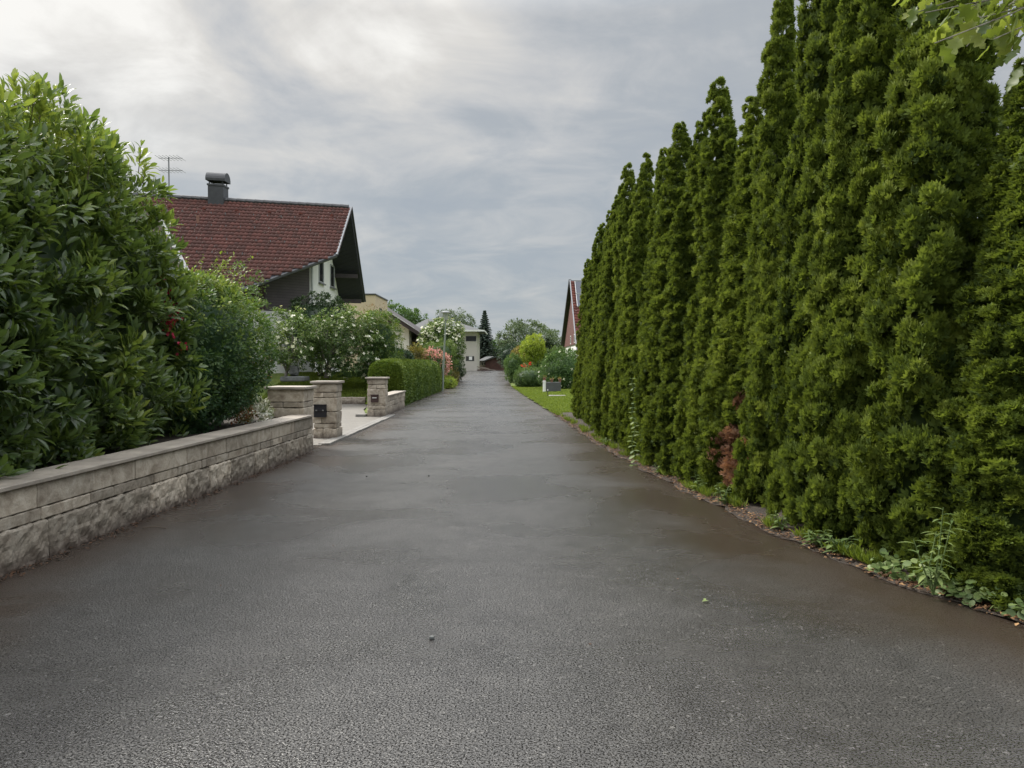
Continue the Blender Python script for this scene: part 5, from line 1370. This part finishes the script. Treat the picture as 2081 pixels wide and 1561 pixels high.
# heart-leaved bindweed, bottom right
r = np.random.default_rng(161); n = 520
yy = r.uniform(4.35, 6.0, n); xx = np.array([interp(REDGE, v) for v in yy]) + np.abs(r.normal(size=n)) * .16 - .01
pos = np.stack([xx, yy, .03 + r.uniform(0, 1, n) ** 1.6 * (.10 + .5 * np.clip(xx - np.array([interp(REDGE, v) for v in yy]), 0, .5))], 1)
bw = link('bindweed', cloud_mesh('bindweed', r, pos, rnd_dir(r, n) * [1, 1, .4] + [-.5, -.2, 0], rnd_dir(r, n) * .5 + [-.4, -.4, .8], r.uniform(.035, .075, n), r.uniform(.3, 1, n), ROUND, M['weed']))
tag(bw, 'ground cover of pale heart shaped bindweed leaves at the foot of the nearest thujas', 'bindweed', None, 'stuff')
# vine
g = P(1293, 930, 12.3); t = thing('climbing_vine', 'thin vine with pale leaves climbing straight up the thujas', 'vine', (g.x, 12.3, .05))
pos = []; dd = []; nn = []; sz = []; tt = []; pts = []
r = np.random.default_rng(171)
for i in range(19):
    f = i / 18; q = P(1291 + 3 * math.sin(i), 945 - f * 175, 12.45 - .2 * (1 - f)); q.x -= .03; pts.append(q)
    for s_ in (-1, 1):
        pos.append(np.array(q)); dd.append([s_ * .8 + r.normal() * .3, -.5, -.1 + r.normal() * .3]); nn.append([0, -.3, 1]); sz.append(r.uniform(.07, .115) * (1.1 - .5 * f)); tt.append(r.uniform(.6, 1.0))
mb = MB(); mb.tube(pts, .005, 5); mb.build('stem', 'weed', t)
link('leaves', cloud_mesh('leaves', r, np.array(pos) - np.array(world_off(t)), np.array(dd), np.array(nn), np.array(sz), np.array(tt), T_leaf(.26, .05, .1, 3), M['weed']), t)
# litter along the right edge and the wall foot
r = np.random.default_rng(181); n = 5200
yy = 4.3 + 20 * r.uniform(0, 1, n) ** 1.4; off_ = r.normal(size=n) * .06 + .05
xx = np.array([sx(v) for v in yy]) + off_
l1_ = np.stack([xx, yy, .022 + .03 * np.clip(off_ * 6, 0, 1) + r.uniform(0, .012, n)], 1)
n2 = 900; yy = r.uniform(4.5, 14.2, n2); l2_ = np.stack([np.array([shear_line(v) for v in yy]) + .02 + np.abs(r.normal(size=n2)) * .07, yy, .006 + r.uniform(0, .01, n2)], 1)
n3 = 70; yy = r.uniform(3.2, 22, n3); l3_ = np.stack([np.array([r.uniform(shear_line(v) + .3, interp(REDGE, v) - .05) for v in yy]), yy, np.full(n3, .005)], 1)
pos = np.vstack([l1_, l2_, l3_]); n = len(pos)
lt = link('leaf_litter', cloud_mesh('leaf_litter', r, pos, rnd_dir(r, n) * [1, 1, .15], rnd_dir(r, n) * .3 + [0, 0, 1], np.concatenate([r.uniform(.012, .045, n - n3), r.uniform(.008, .022, n3)]), np.concatenate([r.uniform(.15, 1, 5200), r.uniform(0, .45, 900), r.uniform(0, .6, n3)]), DIA, M['litter']))
tag(lt, 'brown fallen needles and leaf bits along the wet road edges', 'litter', None, 'stuff')
# grass and small plants at the thuja feet
n = 9000; yy = 6.0 + 18.5 * r.uniform(0, 1, n) ** 1.5; oo = np.abs(r.normal(size=n)) * .08 + .03; clump = np.sin(yy * 5.3) + np.sin(yy * 2.1 + 1) + np.sin(yy * 11)
mk = clump > .2; yy, oo = yy[mk], oo[mk]; n = len(yy)
pos = np.stack([np.array([sx(v) for v in yy]) + oo, yy, np.full(n, .03)], 1)
gr = link('edge_grass', cloud_mesh('edge_grass', r, pos, rnd_dir(r, n) * [.6, .6, .2] + [-.25, 0, 1], rnd_dir(r, n), r.uniform(.04, .13, n), r.uniform(.1, 1, n), T_diamond(.06), M['grassblade']))
tag(gr, 'short grass and seedlings growing at the feet of the thujas', 'grass', None, 'stuff')
# lawn blades on both lawns
n = 60000; yy = 24.6 + 28 * r.uniform(0, 1, n) ** 1.3; lo = np.array([interp(REDGE, v) for v in yy]) - .02; xx = lo + r.uniform(0, 1, n) ** 1.2 * 4.2
zz_ = np.array([gz(v) for v in yy]) + .03 + np.clip((xx - 1.5) * .03, 0, .25)
posA = np.stack([xx, yy, zz_], 1)
m_ = 40000; xb = r.uniform(-9.5, -5.2, m_); yb = np.array([bank_edge(v) for v in xb]) + 5.5 * r.uniform(0, 1, m_) ** 1.1
zb = np.array([bankz(a, b) for a, b in zip(xb, yb)]) - .01
posB = np.stack([xb, yb, zb], 1)
pos = np.vstack([posA, posB]); n = len(pos)
gl = link('lawn_grass', cloud_mesh('lawn_grass', r, pos, rnd_dir(r, n) * [.7, .7, .2] + [0, 0, 1], rnd_dir(r, n), r.uniform(.04, .09, n), r.uniform(.1, 1, n), T_diamond(.16), M['grassblade']))
tag(gl, 'short green grass blades of the lawns either side of the road', 'grass', None, 'stuff')
# pebbles and twigs on the road
for i, (px, py, lab) in enumerate(((745, 969, 'dark pebble lying on the road left of the middle'), (871, 968, 'small dark pebble in the middle of the road'), (877, 1299, 'tiny black pebble low in the picture on the wet road'))):
    q = G(px, py); t = thing('pebble', lab, 'pebble', (q.x, q.y, 0), 'pebbles on the road'); mb = MB(); mb.rough((q.x - .012, q.y - .012, 0), (q.x + .014, q.y + .012, .018), .01, .003, .006); mb.build('stone_chip', 'boulder', t)
q = G(315, 1074); t = thing('twig', 'thin dark twig on the wet asphalt by the foot of the low wall', 'twig', (q.x, q.y, 0)); mb = MB(); mb.tube([(q.x - .12, q.y, .008), (q.x, q.y + .02, .012), (q.x + .12, q.y - .03, .008)], .004, 5); mb.build('stick', 'bark', t)
q = G(1427, 1226); t = thing('fallen_leaf', 'single pale green leaf lying on the open asphalt', 'leaf', (q.x, q.y, 0))
link('leaf_blade', cloud_mesh('leaf_blade', r, np.array([[0, 0, .012], [.02, .01, .014]]), np.array([[1, .3, .2], [.2, 1, .3]]), np.array([[0, 0, 1.], [0, .3, 1.]]), np.array([.05, .04]), np.array([.8, .9]), T_leaf(.25), M['weed']), t)
